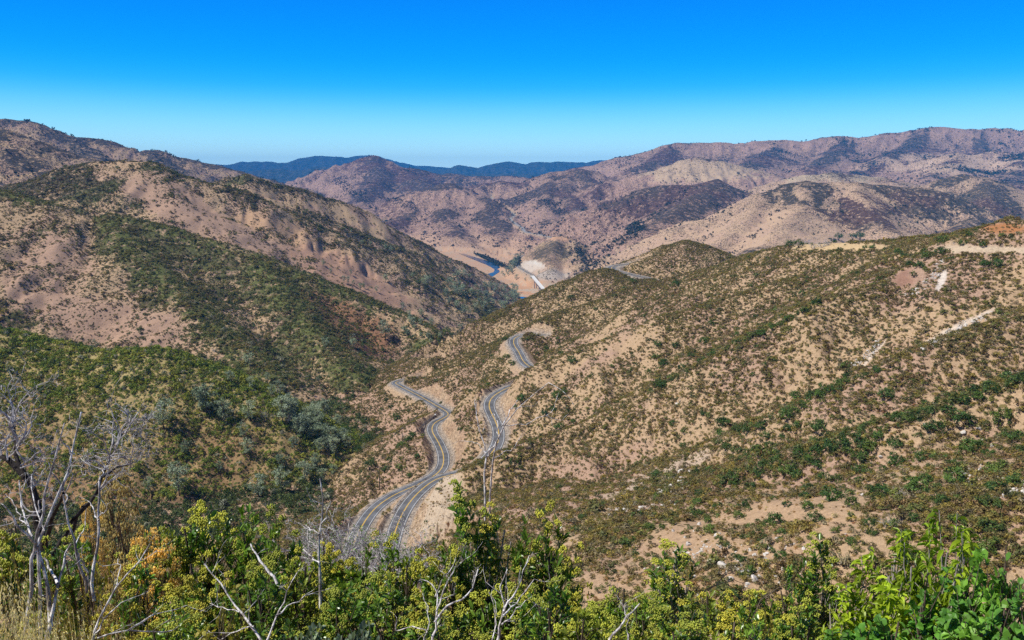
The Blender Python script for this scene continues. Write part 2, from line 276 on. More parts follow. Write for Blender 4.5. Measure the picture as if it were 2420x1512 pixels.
# cut and fill along the roads
BARE = np.zeros_like(GZ); CUTF = np.zeros_like(GZ); GRAV = np.zeros_like(GZ)
def road_field(Rd, sel):
    R = Rd['R']; x = GX[sel]; y = GY[sel]
    bd = np.full(x.shape, 1e9, np.float32); bz = np.zeros(x.shape, np.float32)
    for i in range(len(R) - 1):
        a, b = R[i], R[i + 1]; e = b - a; L2 = e[0] ** 2 + e[1] ** 2 + 1e-9
        t = np.clip(((x - a[0]) * e[0] + (y - a[1]) * e[1]) / L2, 0, 1)
        d = (x - a[0] - e[0] * t) ** 2 + (y - a[1] - e[1] * t) ** 2
        u = d < bd; bd = np.where(u, d, bd); bz = np.where(u, a[2] + e[2] * t, bz)
    return np.sqrt(bd), bz
for name, Rd in ROADS.items():
    R = Rd['R']; pad = 60 if name not in ('far', 'highway') else 120
    m = (GX > R[:, 0].min() - pad) & (GX < R[:, 0].max() + pad) & (GY > R[:, 1].min() - pad) & (GY < R[:, 1].max() + pad)
    m[:, NF:] = False
    sel = np.nonzero(m)
    d, zr = road_field(Rd, sel)
    half = Rd['half'] + Rd['shoulder']; t = GZ[sel]
    rough = 1 + .35 * fbm(GX[sel] / 6, GY[sel] / 6, 3, 41)
    hi = zr + Rd['cut'] * rough * np.maximum(d - half, 0); lo = zr - Rd['fill'] * np.maximum(d - half, 0)
    nz = np.where(d < half, zr, np.clip(t, lo, hi))
    far = smooth(pad * .6, pad * .95, d)
    nz = nz * (1 - far) + t * far
    chg = np.abs(nz - t)
    nn = 3 * fbm(GX[sel] / 8, GY[sel] / 8, 2, 47); k = 1.0 if name not in ('far', 'highway') else 2.0
    b = np.maximum(np.where(d < half + 1.5 + .4 * nn, 1.0, 0), smooth(.4, 1.6, chg) * np.where(t > nz, smooth(half + 11 * k, half + 6 * k, d + nn), .75 * smooth(half + 9 * k, half + 3 * k, d + nn)))
    BARE[sel] = np.maximum(BARE[sel], b)
    CUTF[sel] = np.maximum(CUTF[sel], smooth(.3, 1.2, t - nz) * smooth(half + 14, half + 8, d))
    GRAV[sel] = np.maximum(GRAV[sel], smooth(half + 3, half, d + 1.0 * fbm(GX[sel] / 3, GY[sel] / 3, 2, 44)))
    GZ[sel] = nz
log('roads')
ZI = GZ.astype(np.float64)
def column(az):
    az = az % (2 * math.pi)
    if az > math.pi: az -= 2 * math.pi
    if abs(az) <= fine[-1]:
        f = (az - fine[0]) / (fine[-1] - fine[0]) * (NF - 1); j = min(int(f), NF - 2); f -= j
        return ZI[:, j] * (1 - f) + ZI[:, j + 1] * f
    a = az if az > 0 else az + 2 * math.pi
    j = NF + int(np.argmin(np.abs(side - a))); return ZI[:, min(j, NA - 1)]
def ground(x, y):
    r = math.hypot(x, y); return float(np.interp(r, RR, column(math.atan2(x, y))))
def ground_many(x, y):
    r = np.hypot(x, y); az = np.arctan2(x, y)
    f = np.clip((az - fine[0]) / (fine[-1] - fine[0]) * (NF - 1), 0, NF - 1.001); j = f.astype(int); f = f - j
    i = np.clip(np.searchsorted(RR, r) - 1, 0, NR - 2); g = np.clip((r - RR[i]) / (RR[i + 1] - RR[i]), 0, 1)
    return (ZI[i, j] * (1 - f) + ZI[i, j + 1] * f) * (1 - g) + (ZI[i + 1, j] * (1 - f) + ZI[i + 1, j + 1] * f) * g
def cast(px, py, rmin=25.0):
    """where the line of sight meets the ground"""
    x, y, z = ray(px, py); hz = math.hypot(x, y); c = column(math.atan2(x, y)); line = RR * z / hz
    k = np.nonzero((c > line) & (RR > rmin))[0]
    if not len(k) or k[0] == 0: return None
    i = k[0]; a = line[i - 1] - c[i - 1]; b = line[i] - c[i]; f = a / (a - b) if a > 0 else 0
    r = RR[i - 1] + f * (RR[i] - RR[i - 1])
    return (x / hz * r, y / hz * r, z / hz * r)
# which cells the overlook can see
ang = GZ / GR
runmax = np.maximum.accumulate(np.vstack([np.full((1, NA), -9.0), ang[:-1]]), axis=0)
runmax[RR < 20] = -9
VISM = ang - runmax          # > 0: in sight
PX, PY = project(GX, GY, GZ)
# ------------------------------------------------------------------ helpers
def tag(o, label=None, cat=None, group=None, kind=None):
    if label: o['label'] = label
    if cat: o['category'] = cat
    if group: o['group'] = group
    if kind: o['kind'] = kind
    return o
def mesh_np(name, V, Q, mat=None, smoothf=False, mats=None, midx=None):
    """mesh from numpy arrays; Q is one array of quads or triangles, or a list of such arrays"""
    V = np.asarray(V, np.float32)
    Qs = Q if isinstance(Q, list) else [Q]
    Qs = [np.asarray(q, np.int32) for q in Qs if len(q)]
    me = bpy.data.meshes.new(name)
    me.vertices.add(len(V)); me.vertices.foreach_set('co', V.ravel())
    nl = sum(q.size for q in Qs); npoly = sum(len(q) for q in Qs)
    me.loops.add(nl); me.loops.foreach_set('vertex_index', np.concatenate([q.ravel() for q in Qs]))
    me.polygons.add(npoly)
    tot = np.concatenate([np.full(len(q), q.shape[1], np.int32) for q in Qs])
    me.polygons.foreach_set('loop_start', np.r_[0, np.cumsum(tot)[:-1]].astype(np.int32))
    if midx is not None: me.polygons.foreach_set('material_index', np.asarray(midx, np.int32))
    me.polygons.foreach_set('use_smooth', np.full(npoly, smoothf))
    me.update(calc_edges=True)
    for m in (mats or ([mat] if mat else [])): me.materials.append(m)
    return me
def link(name, me, parent=None, loc=None):
    o = bpy.data.objects.new(name, me); COL.objects.link(o)
    if parent: o.parent = parent
    if loc is not None: o.location = loc
    return o
def add_attr(me, name, typ, data):
    a = me.attributes.new(name, typ, 'POINT')
    a.data.foreach_set('color' if typ == 'FLOAT_COLOR' else ('vector' if typ == 'FLOAT_VECTOR' else 'value'), np.asarray(data, np.float32).ravel())

class NT:
    """small helper for node trees"""
    def __init__(s, tree): s.t = tree; s.n = tree.nodes; s.l = tree.links
    def add(s, typ, ins=None, **kw):
        nd = s.n.new(typ)
        for k, v in kw.items(): setattr(nd, k, v)
        for k, v in (ins or {}).items():
            sock = nd.inputs[k]
            if hasattr(v, 'is_output') or isinstance(v, bpy.types.NodeSocket): s.l.new(v, sock)
            else: sock.default_value = v
        return nd
    def math(s, op, a, b=0.0, c=0.0, clamp=False):
        nd = s.n.new('ShaderNodeMath'); nd.operation = op; nd.use_clamp = clamp
        for i, v in enumerate((a, b, c)):
            if isinstance(v, bpy.types.NodeSocket): s.l.new(v, nd.inputs[i])
            else: nd.inputs[i].default_value = v
        return nd.outputs[0]
    def mix(s, f, a, b, blend='MIX'):
        nd = s.n.new('ShaderNodeMix'); nd.data_type = 'RGBA'; nd.blend_type = blend
        for i, v in ((0, f), (6, a), (7, b)):
            if isinstance(v, bpy.types.NodeSocket): s.l.new(v, nd.inputs[i])
            else: nd.inputs[i].default_value = v if i == 0 else (tuple(v) + (1,))[:4]
        return nd.outputs[2]
    def remap(s, v, a, b, c=0.0, d=1.0, typ='SMOOTHSTEP'):
        nd = s.n.new('ShaderNodeMapRange'); nd.interpolation_type = typ
        s.l.new(v, nd.inputs[0])
        for i, x in ((1, a), (2, b), (3, c), (4, d)):
            if isinstance(x, bpy.types.NodeSocket): s.l.new(x, nd.inputs[i])
            else: nd.inputs[i].default_value = x
        return nd.outputs[0]
    def noise(s, vec, scale, detail=3, rough=.55, out=0):
        nd = s.add('ShaderNodeTexNoise', {'Scale': scale, 'Detail': detail, 'Roughness': rough}); s.l.new(vec, nd.inputs['Vector']); return nd.outputs[out]
def material(name, rough=.8, spec=.2):
    m = bpy.data.materials.new(name); m.use_nodes = True
    nt = NT(m.node_tree); b = m.node_tree.nodes['Principled BSDF']
    b.inputs['Roughness'].default_value = rough; b.inputs['Specular IOR Level'].default_value = spec
    return m, nt, b
def plain(name, col, rough=.8, spec=.2, var=.15, scale=8.0, bump=0.0):
    m, nt, b = material(name, rough, spec)
    tc = nt.add('ShaderNodeNewGeometry').outputs['Position']
    n = nt.noise(tc, scale, 4)
    c = nt.mix(nt.remap(n, .3, .7), tuple(x * (1 - var) for x in col), tuple(min(1, x * (1 + var)) for x in col))
    nt.l.new(c, b.inputs['Base Color'])
    if bump: 
        bp = nt.add('ShaderNodeBump', {'Strength': bump, 'Distance': .1, 'Height': n}); nt.l.new(bp.outputs[0], b.inputs['Normal'])
    return m

# ------------------------------------------------------------------ sky, sun, camera
SUN_AZ, SUN_EL = math.radians(-104), math.radians(55)    # measured from straight ahead, towards the left
W = bpy.data.worlds.new('World'); SC.world = W; W.use_nodes = True
wt = NT(W.node_tree); bg = W.node_tree.nodes['Background']
sky = wt.add('ShaderNodeTexSky', sky_type='NISHITA', sun_disc=False, sun_elevation=SUN_EL, sun_rotation=SUN_AZ, altitude=600.0, air_density=1.0, dust_density=.3, ozone_density=3.0)
bg.inputs['Strength'].default_value = .1
# the deep clean blue of a dry summer sky: air colour by height above the horizon, over the physical sky
tcw = wt.add('ShaderNodeTexCoord').outputs['Generated']
sep = wt.add('ShaderNodeSeparateXYZ', {'Vector': tcw}).outputs['Z']
cr = wt.add('ShaderNodeValToRGB'); wt.l.new(wt.remap(sep, -.02, .6, typ='LINEAR'), cr.inputs[0])
def s2l(c): return tuple((x / 255 / 12.92 if x <= 10 else ((x / 255 + .055) / 1.055) ** 2.4) for x in c)
stops = [(-.02, (225, 250, 255)), (.035, (196, 246, 255)), (.06, (162, 234, 255)), (.09, (96, 206, 255)), (.115, (26, 182, 255)), (.15, (0, 160, 254)), (.19, (0, 142, 252)), (.235, (0, 126, 246)), (.36, (18, 84, 165)), (.6, (25, 58, 105))]
cr.color_ramp.interpolation = 'B_SPLINE'; el = cr.color_ramp.elements
while len(el) < len(stops): el.new(.5)
for e, (z, c) in zip(el, stops):
    e.position = (z + .02) / .62; e.color = s2l(c) + (1,)
gain = wt.remap(sep, .02, .15, 13.0, 10.0)
air = wt.mix(1.0, cr.outputs[0], wt.add('ShaderNodeCombineColor', {0: gain, 1: gain, 2: gain}).outputs[0], 'MULTIPLY')
wt.l.new(wt.mix(.99, sky.outputs[0], air), bg.inputs['Color'])
sd = bpy.data.lights.new('sun', 'SUN'); sd.energy = 5.0; sd.angle = math.radians(.53); sd.color = (1, .955, .88)
so = bpy.data.objects.new('sun', sd); COL.objects.link(so)
sv = Vector((math.sin(SUN_AZ) * math.cos(SUN_EL), math.cos(SUN_AZ) * math.cos(SUN_EL), math.sin(SUN_EL)))
so.rotation_euler = sv.to_track_quat('Z', 'Y').to_euler(); so.location = (0, 0, 50)
cam = bpy.data.cameras.new('camera'); co = bpy.data.objects.new('camera', cam); COL.objects.link(co)
cam.sensor_width = 36; cam.lens = 36 * F / 2419; cam.clip_start = .1; cam.clip_end = 60000
co.location = (0, 0, 0); co.rotation_euler = (math.pi / 2 - PITCH, 0, 0)
SC.camera = co
SC.view_settings.view_transform = 'Standard'; SC.view_settings.look = 'None'; SC.view_settings.exposure = .2; SC.view_settings.gamma = 1
cy = SC.cycles
cy.max_bounces = 5; cy.diffuse_bounces = 2; cy.glossy_bounces = 1; cy.transmission_bounces = 3; cy.transparent_max_bounces = 4; cy.volume_bounces = 0
cy.use_denoising = False
cy.caustics_reflective = False; cy.caustics_refractive = False

# ------------------------------------------------------------------ what grows where (real ground colours, read by the materials)
TAN, PINK, RED, PALE = (.42, .30, .185), (.385, .26, .185), (.28, .155, .09), (.50, .40, .285)
def col(c): return np.array(c, np.float32)
shape = GX.shape
SOIL = np.empty(shape + (3,), np.float32); SCRUB = np.empty(shape + (3,), np.float32)
COVER = np.zeros(shape, np.float32); GRAIN = np.full(shape, 3.0, np.float32)
big = fbm(GX / 220, GY / 220, 4, 61); mid = fbm(GX / 70, GY / 70, 4, 62); small = fbm(GX / 22, GY / 22, 3, 63)
huge = fbm(GX / 900, GY / 900, 4, 64)
def blend(A, m, c): A[...] = A * (1 - m[..., None]) + np.array(c, np.float32) * m[..., None]
SOIL[...] = col(TAN); blend(SOIL, smooth(-.15, .25, mid + .4 * small), PINK)
SCRUB[...] = col((.085, .075, .045))
dn = DS / np.maximum(GR, 200) * 1000
ns = smooth(-.45, .45, big + .5 * mid)
for z, cov, grain, sc_ in (
    (0, .5, 1.2, (.10, .09, .035)),
    (1, .74, 1.7, (.125, .10, .04)),
    (2, .85, 2.0, (.085, .10, .03)),
    (3, .60, 2.6, (.08, .072, .036)),
    (4, .60, 3.2, (.068, .058, .038)),
    (5, .68, 5.5, (.055, .048, .04)),
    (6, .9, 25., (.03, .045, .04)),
    (7, .62, 8., (.06, .048, .045)),
    (8, .50, 5.0, (.06, .047, .038)),
    (9, .52, 7.0, (.06, .048, .04)),
    (10, .38, 4.2, (.058, .048, .036)),
    (11, .50, 4.0, (.08, .065, .045)),
    (12, .12, 3.0, (.08, .08, .045))):
    m = ZN == z
    COVER[m] = cov; GRAIN[m] = grain; SCRUB[m] = sc_
isz = lambda *k: np.isin(ZN, k)
# crests carry chaparral, open faces dry grass
cr_m = smooth(60, 15, DS * np.where(GR > 3000, .35, 1.0)) * isz(3, 4, 5, 7, 8, 9, 10, 11)
COVER += .45 * cr_m + np.where(isz(3, 4), .55 * mid + .5 * big, 0) + np.where(isz(5, 7, 8, 9, 10, 11), .55 * huge + .5 * big, 0) + np.where(isz(1), .14 * mid + .1 * small + .22 * smooth(16, 5, DS) - .22 * smooth(20, 42, DS), 0) + np.where(isz(2), .15 * mid, 0)
blend(SCRUB, (isz(3, 4) * smooth(.0, .4, big + .3 * mid) * .6).astype(np.float32), (.095, .10, .04))
blend(SCRUB, (isz(8, 9, 10, 7) * smooth(.05, .4, huge + .4 * big) * .7).astype(np.float32), (.085, .045, .04))
blend(SCRUB, (isz(1) * smooth(.0, .35, mid - .2 * big) * .5).astype(np.float32), (.12, .085, .045))
blend(SOIL, (isz(7, 9, 8) * .65).astype(np.float32), (.40, .255, .20))
blend(SOIL, (isz(10) * .6).astype(np.float32), (.50, .35, .235))
blend(SOIL, (isz(2) * .8).astype(np.float32), (.38, .32, .13)); blend(SOIL, (isz(2) * smooth(600, 470, GY + 60 * mid) * .8).astype(np.float32), RED)
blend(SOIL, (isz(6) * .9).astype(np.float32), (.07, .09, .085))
blend(SCRUB, (isz(3) * smooth(40, 12, DS) * .7).astype(np.float32), (.10, .115, .035))
# patches placed by image pixels: (pixel x, pixel y, half width, half height, tilt, metres from, metres to, cover change, soil or None)
PATCH = [
    (1590, 480, 130, 40, 0, 3200, 4800, .55, None), (1700, 445, 90, 28, 0, 3200, 4800, .5, None), (1460, 470, 60, 30, 0, 3000, 5400, .5, None),
    (1235, 455, 90, 22, -28, 4200, 6200, .75, None), (1100, 490, 110, 26, 5, 3800, 5400, .45, None), (1250, 420, 50, 20, -30, 5000, 6200, .4, None),
    (1150, 520, 90, 16, 10, 3400, 5200, .4, None), (1240, 560, 60, 18, 0, 3400, 4600, .15, None),
    (1890, 455, 90, 26, 0, 2400, 3400, .75, None), (1990, 505, 90, 30, 35, 2300, 3400, .6, None), (2150, 480, 120, 30, 15, 2300, 3400, .7, None), (2330, 470, 140, 60, 10, 2300, 4400, .6, None),
    (1905, 460, 30, 14, 20, 2400, 3400, -1.0, None), (2030, 460, 70, 22, 20, 2400, 3400, -.75, None), (1960, 480, 24, 20, 30, 2400, 3400, -.7, None),
    (1850, 540, 150, 50, 0, 2000, 3300, -.22, None), (2080, 560, 110, 30, 0, 2000, 3300, -.15, None),
    (1850, 380, 420, 26, 0, 6500, 9000, .25, None), (2200, 345, 250, 22, 0, 6500, 9000, .2, None),
    (2250, 385, 180, 24, 0, 5000, 7000, -.45, (.52, .37, .25)), (1650, 400, 160, 28, 0, 5000, 6300, -.25, (.46, .34, .22)),
    (1960, 415, 150, 16, 0, 4300, 5200, -.1, (.46, .36, .24)),
    (1000, 430, 160, 24, 0, 5500, 9500, .45, None), (880, 430, 110, 50, 0, 5500, 9500, .12, None),
    (270, 410, 60, 40, 30, 1200, 1900, -.35, None), (130, 430, 130, 40, -10, 1200, 1900, .55, None), (255, 440, 60, 16, -30, 1200, 1900, .7, None),
    (430, 470, 160, 60, 25, 1100, 1900, -.3, None), (690, 560, 140, 30, 22, 1300, 1900, -.55, (.44, .29, .18)), (560, 560, 330, 30, 24, 1200, 1800, -.3, PINK), (420, 480, 120, 40, 30, 1200, 1800, -.25, PINK), (820, 655, 150, 40, 27, 1200, 2000, -.55, (.40, .25, .17)), (1030, 1205, 50, 80, 25, 300, 480, -1.2, (.47, .38, .28)), (905, 1172, 40, 12, -25, 340, 470, -1.0, (.40, .36, .31)), (960, 720, 120, 30, 30, 1200, 2000, -.1, None),
    (860, 520, 60, 24, 30, 1900, 2700, -.5, None), (640, 470, 60, 10, 20, 1700, 2300, -.7, None), (740, 490, 30, 10, 20, 1700, 2300, -.5, None),
    (110, 640, 110, 80, -40, 800, 1300, -.3, PINK), (60, 520, 120, 40, 10, 800, 1300, -.05, None), (250, 760, 200, 50, 10, 700, 1300, -.3, PINK),
    (290, 540, 80, 30, 0, 900, 1300, .4, None), (430, 590, 120, 30, 20, 900, 1300, .35, None), (800, 760, 150, 50, 28, 800, 1300, .1, RED),
    (1255, 632, 32, 15, 8, 2500, 3600, -2.0, (.62, .66, .63)), (1300, 650, 50, 16, 0, 2500, 3400, -.3, (.42, .36, .30)),
    (1325, 563, 30, 4, 0, 3200, 3700, -1.0, (.50, .30, .18)), (1360, 590, 22, 18, 30, 2900, 3500, -.5, None),
    (2150, 655, 48, 24, -20, 350, 560, -1.2, (.30, .175, .125)), (2190, 640, 50, 40, -40, 350, 560, -.5, PINK), (2380, 540, 60, 16, 0, 300, 560, -.6, (.36, .17, .075)), (2330, 590, 120, 14, 0, 300, 560, -1.0, PALE),
    (1960, 583, 130, 9, 0, 480, 760, -1.2, (.50, .37, .21)), (1790, 585, 50, 8, 0, 540, 800, -1.0, (.50, .37, .21)),
    (2262, 772, 95, 5, -26, 250, 420, -.9, (.55, .46, .37)), (2062, 838, 50, 4, -48, 250, 420, -.8, (.55, .46, .37)), (2225, 660, 12, 40, 20, 300, 520, -.8, (.56, .50, .44)), (1990, 905, 60, 5, -30, 250, 420, -.6, PALE),
    (1400, 830, 170, 40, -25, 480, 700, -.45, None), (1350, 1150, 180, 60, -20, 200, 480, -.22, PINK), (1700, 1300, 320, 90, -20, 120, 330, -.45, (.42, .29, .18)), (1560, 1120, 120, 20, -25, 200, 400, -.2, (.45, .35, .26)),
    (2150, 1130, 260, 110, -20, 120, 330, -.25, None), (900, 1000, 130, 60, 30, 420, 800, -.25, PINK), (1450, 1270, 90, 40, -25, 180, 330, .35, None), (1760, 880, 380, 60, -25, 330, 480, .12, None),
]
for (cx, cy_, hw, hh, tilt, y0, y1, dc, soil) in PATCH:
    a = math.radians(tilt); dx = PX - cx; dy = PY - cy_
    u = (dx * math.cos(a) + dy * math.sin(a)) / hw; v = (-dx * math.sin(a) + dy * math.cos(a)) / hh
    rr = np.sqrt(u * u + v * v) + .5 * (mid if y1 < 2500 else big) + .4 * (small if y1 < 2500 else mid) + (0 if y1 < 2500 else .3) * small
    m = smooth(1.25, .75, rr) * (GY > y0) * (GY < y1)
    COVER += dc * m
    if soil is not None: blend(SOIL, m.astype(np.float32), soil)
# valley floor: sand bars, gravel, and the drawdown band of the reservoir above them
fl = (ZN == 12) & (GY > 1800) & (GY < 5200)
band = smooth(-360, -378, GZ) * (GY > 1900) * (GY < 5200)
blend(SOIL, band.astype(np.float32), (.50, .30, .175)); COVER -= band * 1.2
blend(SOIL, (band * smooth(.0, .3, mid + .6 * small)).astype(np.float32), (.44, .36, .27))
band2 = smooth(-310, -340, GZ) * (GY > 3000) * (GY < 5000)
blend(SOIL, (band2 * .6).astype(np.float32), (.46, .31, .20)); COVER -= .5 * band2
# road cuts, fills and shoulders
blend(SOIL, BARE * .9, (.50, .38, .26)); blend(SOIL, CUTF * .6 * smooth(-.1, .3, small), (.43, .29, .19)); blend(SOIL, GRAV, (.40, .355, .305))
COVER -= BARE * 1.5
DOTS = np.clip(COVER * np.where(isz(0, 1), .25 + .75 * smooth(350, 900, GR), np.where(isz(2), .6, 1.0)), 0, 1); COVER = np.clip(COVER, 0, 1)

def terrain_material():
    m, nt, b = material('hill_ground', .95, .05)
    soil = nt.add('ShaderNodeAttribute', attribute_name='soil').outputs['Color']
    scrub = nt.add('ShaderNodeAttribute', attribute_name='scrub').outputs['Color']
    cover = nt.add('ShaderNodeAttribute', attribute_name='cover').outputs['Fac']
    grain = nt.add('ShaderNodeAttribute', attribute_name='grain').outputs['Fac']
    bare = nt.add('ShaderNodeAttribute', attribute_name='bare').outputs['Fac']
    P = nt.add('ShaderNodeNewGeometry').outputs['Position']
    V = nt.add('ShaderNodeVectorMath', operation='DIVIDE'); nt.l.new(P, V.inputs[0])
    cg = nt.add('ShaderNodeCombineXYZ', {0: grain, 1: grain, 2: grain}); nt.l.new(cg.outputs[0], V.inputs[1]); V = V.outputs[0]
    n1 = nt.noise(V, .22, 4, .6); n2 = nt.noise(V, 1.3, 3, .6); n3 = nt.noise(V, 4.0, 2, .6)
    warp = nt.add('ShaderNodeTexNoise', {'Scale': .9, 'Detail': 2.0}); nt.l.new(V, warp.inputs['Vector'])
    vw = nt.add('ShaderNodeVectorMath', operation='MULTIPLY_ADD'); nt.l.new(warp.outputs['Color'], vw.inputs[0]); vw.inputs[1].default_value = (.9, .9, .9); nt.l.new(V, vw.inputs[2])
    vo = nt.add('ShaderNodeTexVoronoi', {'Scale': 1.0}); nt.l.new(vw.outputs[0], vo.inputs['Vector'])
    vc = nt.add('ShaderNodeSeparateColor'); nt.l.new(vo.outputs['Color'], vc.inputs[0])
    ce = nt.math('ADD', cover, nt.math('MULTIPLY', nt.math('SUBTRACT', n1, .5), 1.1))
    pres = nt.remap(nt.math('SUBTRACT', ce, vc.outputs[0]), -.05, .08)
    full = nt.remap(ce, .75, 1.0)
    dot = nt.math('MULTIPLY', pres, nt.math('MAXIMUM', nt.remap(vo.outputs['Distance'], .62, .38), full))
    s = nt.mix(nt.remap(n2, .25, .75), nt.mix(1.0, soil, (.80, .78, .76), 'MULTIPLY'), nt.mix(1.0, soil, (1.16, 1.14, 1.1), 'MULTIPLY'))
    s = nt.mix(nt.math('MULTIPLY', nt.remap(n3, .48, .68), .5), s, nt.mix(1.0, soil, (.55, .5, .5), 'MULTIPLY'))
    st = nt.add('ShaderNodeMapping', {'Scale': (1, 1, 2.6)}); nt.l.new(P, st.inputs[0])
    r1 = nt.noise(st.outputs[0], .35, 5, .7); r2 = nt.noise(P, 1.1, 4, .7)
    rock = nt.mix(nt.remap(r1, .35, .65), nt.mix(1.0, s, (.55, .52, .50), 'MULTIPLY'), nt.mix(1.0, s, (1.2, 1.17, 1.12), 'MULTIPLY'))
    rock = nt.mix(nt.math('MULTIPLY', nt.remap(r2, .5, .7), .55), rock, nt.mix(1.0, rock, (.45, .42, .42), 'MULTIPLY'))
    s = nt.mix(bare, s, rock)
    k = nt.mix(vc.outputs[1], nt.mix(1.0, scrub, (.6, .6, .6), 'MULTIPLY'), nt.mix(1.0, scrub, (1.45, 1.45, 1.35), 'MULTIPLY'))
    nt.l.new(nt.mix(dot, s, k), b.inputs['Base Color'])
    hgt = nt.math('ADD', nt.math('MULTIPLY', dot, .7), nt.math('ADD', nt.math('MULTIPLY', n3, .35), nt.math('MULTIPLY', nt.math('MULTIPLY', bare, r2), 1.6)))
    dist = nt.math('MULTIPLY', grain, .45)
    bp = nt.add('ShaderNodeBump', {'Strength': .8, 'Height': hgt}); nt.l.new(dist, bp.inputs['Distance']); nt.l.new(bp.outputs[0], b.inputs['Normal'])
    return m
M_TERRAIN = terrain_material()
def grid_normals():
    P = np.stack([GX, GY, GZ], -1).astype(np.float64)
    du = np.empty_like(P); dv = np.empty_like(P)
    du[1:-1] = P[2:] - P[:-2]; du[0] = P[1] - P[0]; du[-1] = P[-1] - P[-2]
    dv = np.roll(P, -1, 1) - np.roll(P, 1, 1)
    n = np.cross(dv, du); n /= np.linalg.norm(n, axis=-1, keepdims=True) + 1e-12
    n[n[..., 2] < 0] *= -1
    return n.astype(np.float32)
NRM = grid_normals()
log('ground colours')
names = {0: ('ground', 'steep brushy slope falling away below the overlook'), 1: ('hillside', 'tan hillside dotted with olive scrub, the road cut across its foot'),
         2: ('hillside', 'green scrub covered slope with scattered grey pines'), 3: ('hill', 'domed hill with dark crest and pinkish grassy left face'),
         4: ('hill', 'tan grassy hill with dark brush along its crest above the domed hill'), 5: ('hill', 'high brown ridge at the far left against the sky'),
         6: ('mountain', 'hazy blue mountains on the horizon'), 7: ('mountain', 'purplish pointed mountain in front of the blue ones'),
         8: ('hills', 'brown middle hills behind the river with a road climbing them'), 9: ('ridge', 'long flat topped ridge on the horizon at right'),
         10: ('hills', 'pale grassy hills with dark brush patches behind the plateau'), 11: ('hill', 'small brown knoll with a pale rock scar beside the bridge'), 12: ('valley', 'sandy valley floor beside the river')}
idx = np.arange(NR * NA).reshape(NR, NA)
q = np.stack([idx[:-1], np.roll(idx, -1, 1)[:-1], np.roll(idx, -1, 1)[1:], idx[1:]], -1).reshape(-1, 4)
fz = ZN[:-1].ravel()
flatV = np.stack([GX, GY, GZ], -1).reshape(-1, 3)
for z, (nm, lab) in names.items():
    fq = q[fz == z]
    if not len(fq): continue
    used, inv = np.unique(fq.ravel(), return_inverse=True)
    me = mesh_np(nm, flatV[used], inv.reshape(-1, 4), M_TERRAIN, True)
    add_attr(me, 'soil', 'FLOAT_COLOR', np.c_[SOIL.reshape(-1, 3)[used], np.ones(len(used))])
    add_attr(me, 'scrub', 'FLOAT_COLOR', np.c_[SCRUB.reshape(-1, 3)[used], np.ones(len(used))])
    add_attr(me, 'cover', 'FLOAT', DOTS.ravel()[used]); add_attr(me, 'grain', 'FLOAT', GRAIN.ravel()[used]); add_attr(me, 'bare', 'FLOAT', BARE.ravel()[used])
    me.normals_split_custom_set_from_vertices(NRM.reshape(-1, 3)[used])
    tag(link(nm, me), lab, None, None, 'structure')
# the patch of ground right under the overlook
k = 48
V = [(0, 0, -1.72)] + [(math.sin(a) * RR[0], math.cos(a) * RR[0], ground(math.sin(a) * RR[0], math.cos(a) * RR[0])) for a in np.linspace(0, 2 * math.pi, k, endpoint=False)]
log('terrain meshes')

# ------------------------------------------------------------------ the air between the hills
def haze():
    m = bpy.data.materials.new('haze'); m.use_nodes = True; t = m.node_tree; t.nodes.clear()
    o = t.nodes.new('ShaderNodeOutputMaterial'); v = t.nodes.new('ShaderNodeVolumePrincipled')
    v.inputs['Color'].default_value = (.02, .41, 1.0, 1); v.inputs['Density'].default_value = HAZE
    v.inputs['Anisotropy'].default_value = -0.35
    t.links.new(v.outputs[0], o.inputs['Volume'])
    x, y0, y1, z0, z1 = 24500, -24500, 24500, -560, 760
    V = [(-x, y0, z0), (x, y0, z0), (x, y1, z0), (-x, y1, z0), (-x, y0, z1), (x, y0, z1), (x, y1, z1), (-x, y1, z1)]
    Q = [(0, 3, 2, 1), (4, 5, 6, 7), (0, 1, 5, 4), (1, 2, 6, 5), (2, 3, 7, 6), (3, 0, 4, 7)]
    tag(link('haze', mesh_np('haze', V, np.array(Q), m)), None, None, None, 'stuff')
HAZE = 4.2e-5
haze()
log('zmin', GZ.min(), 'zmax', GZ.max())
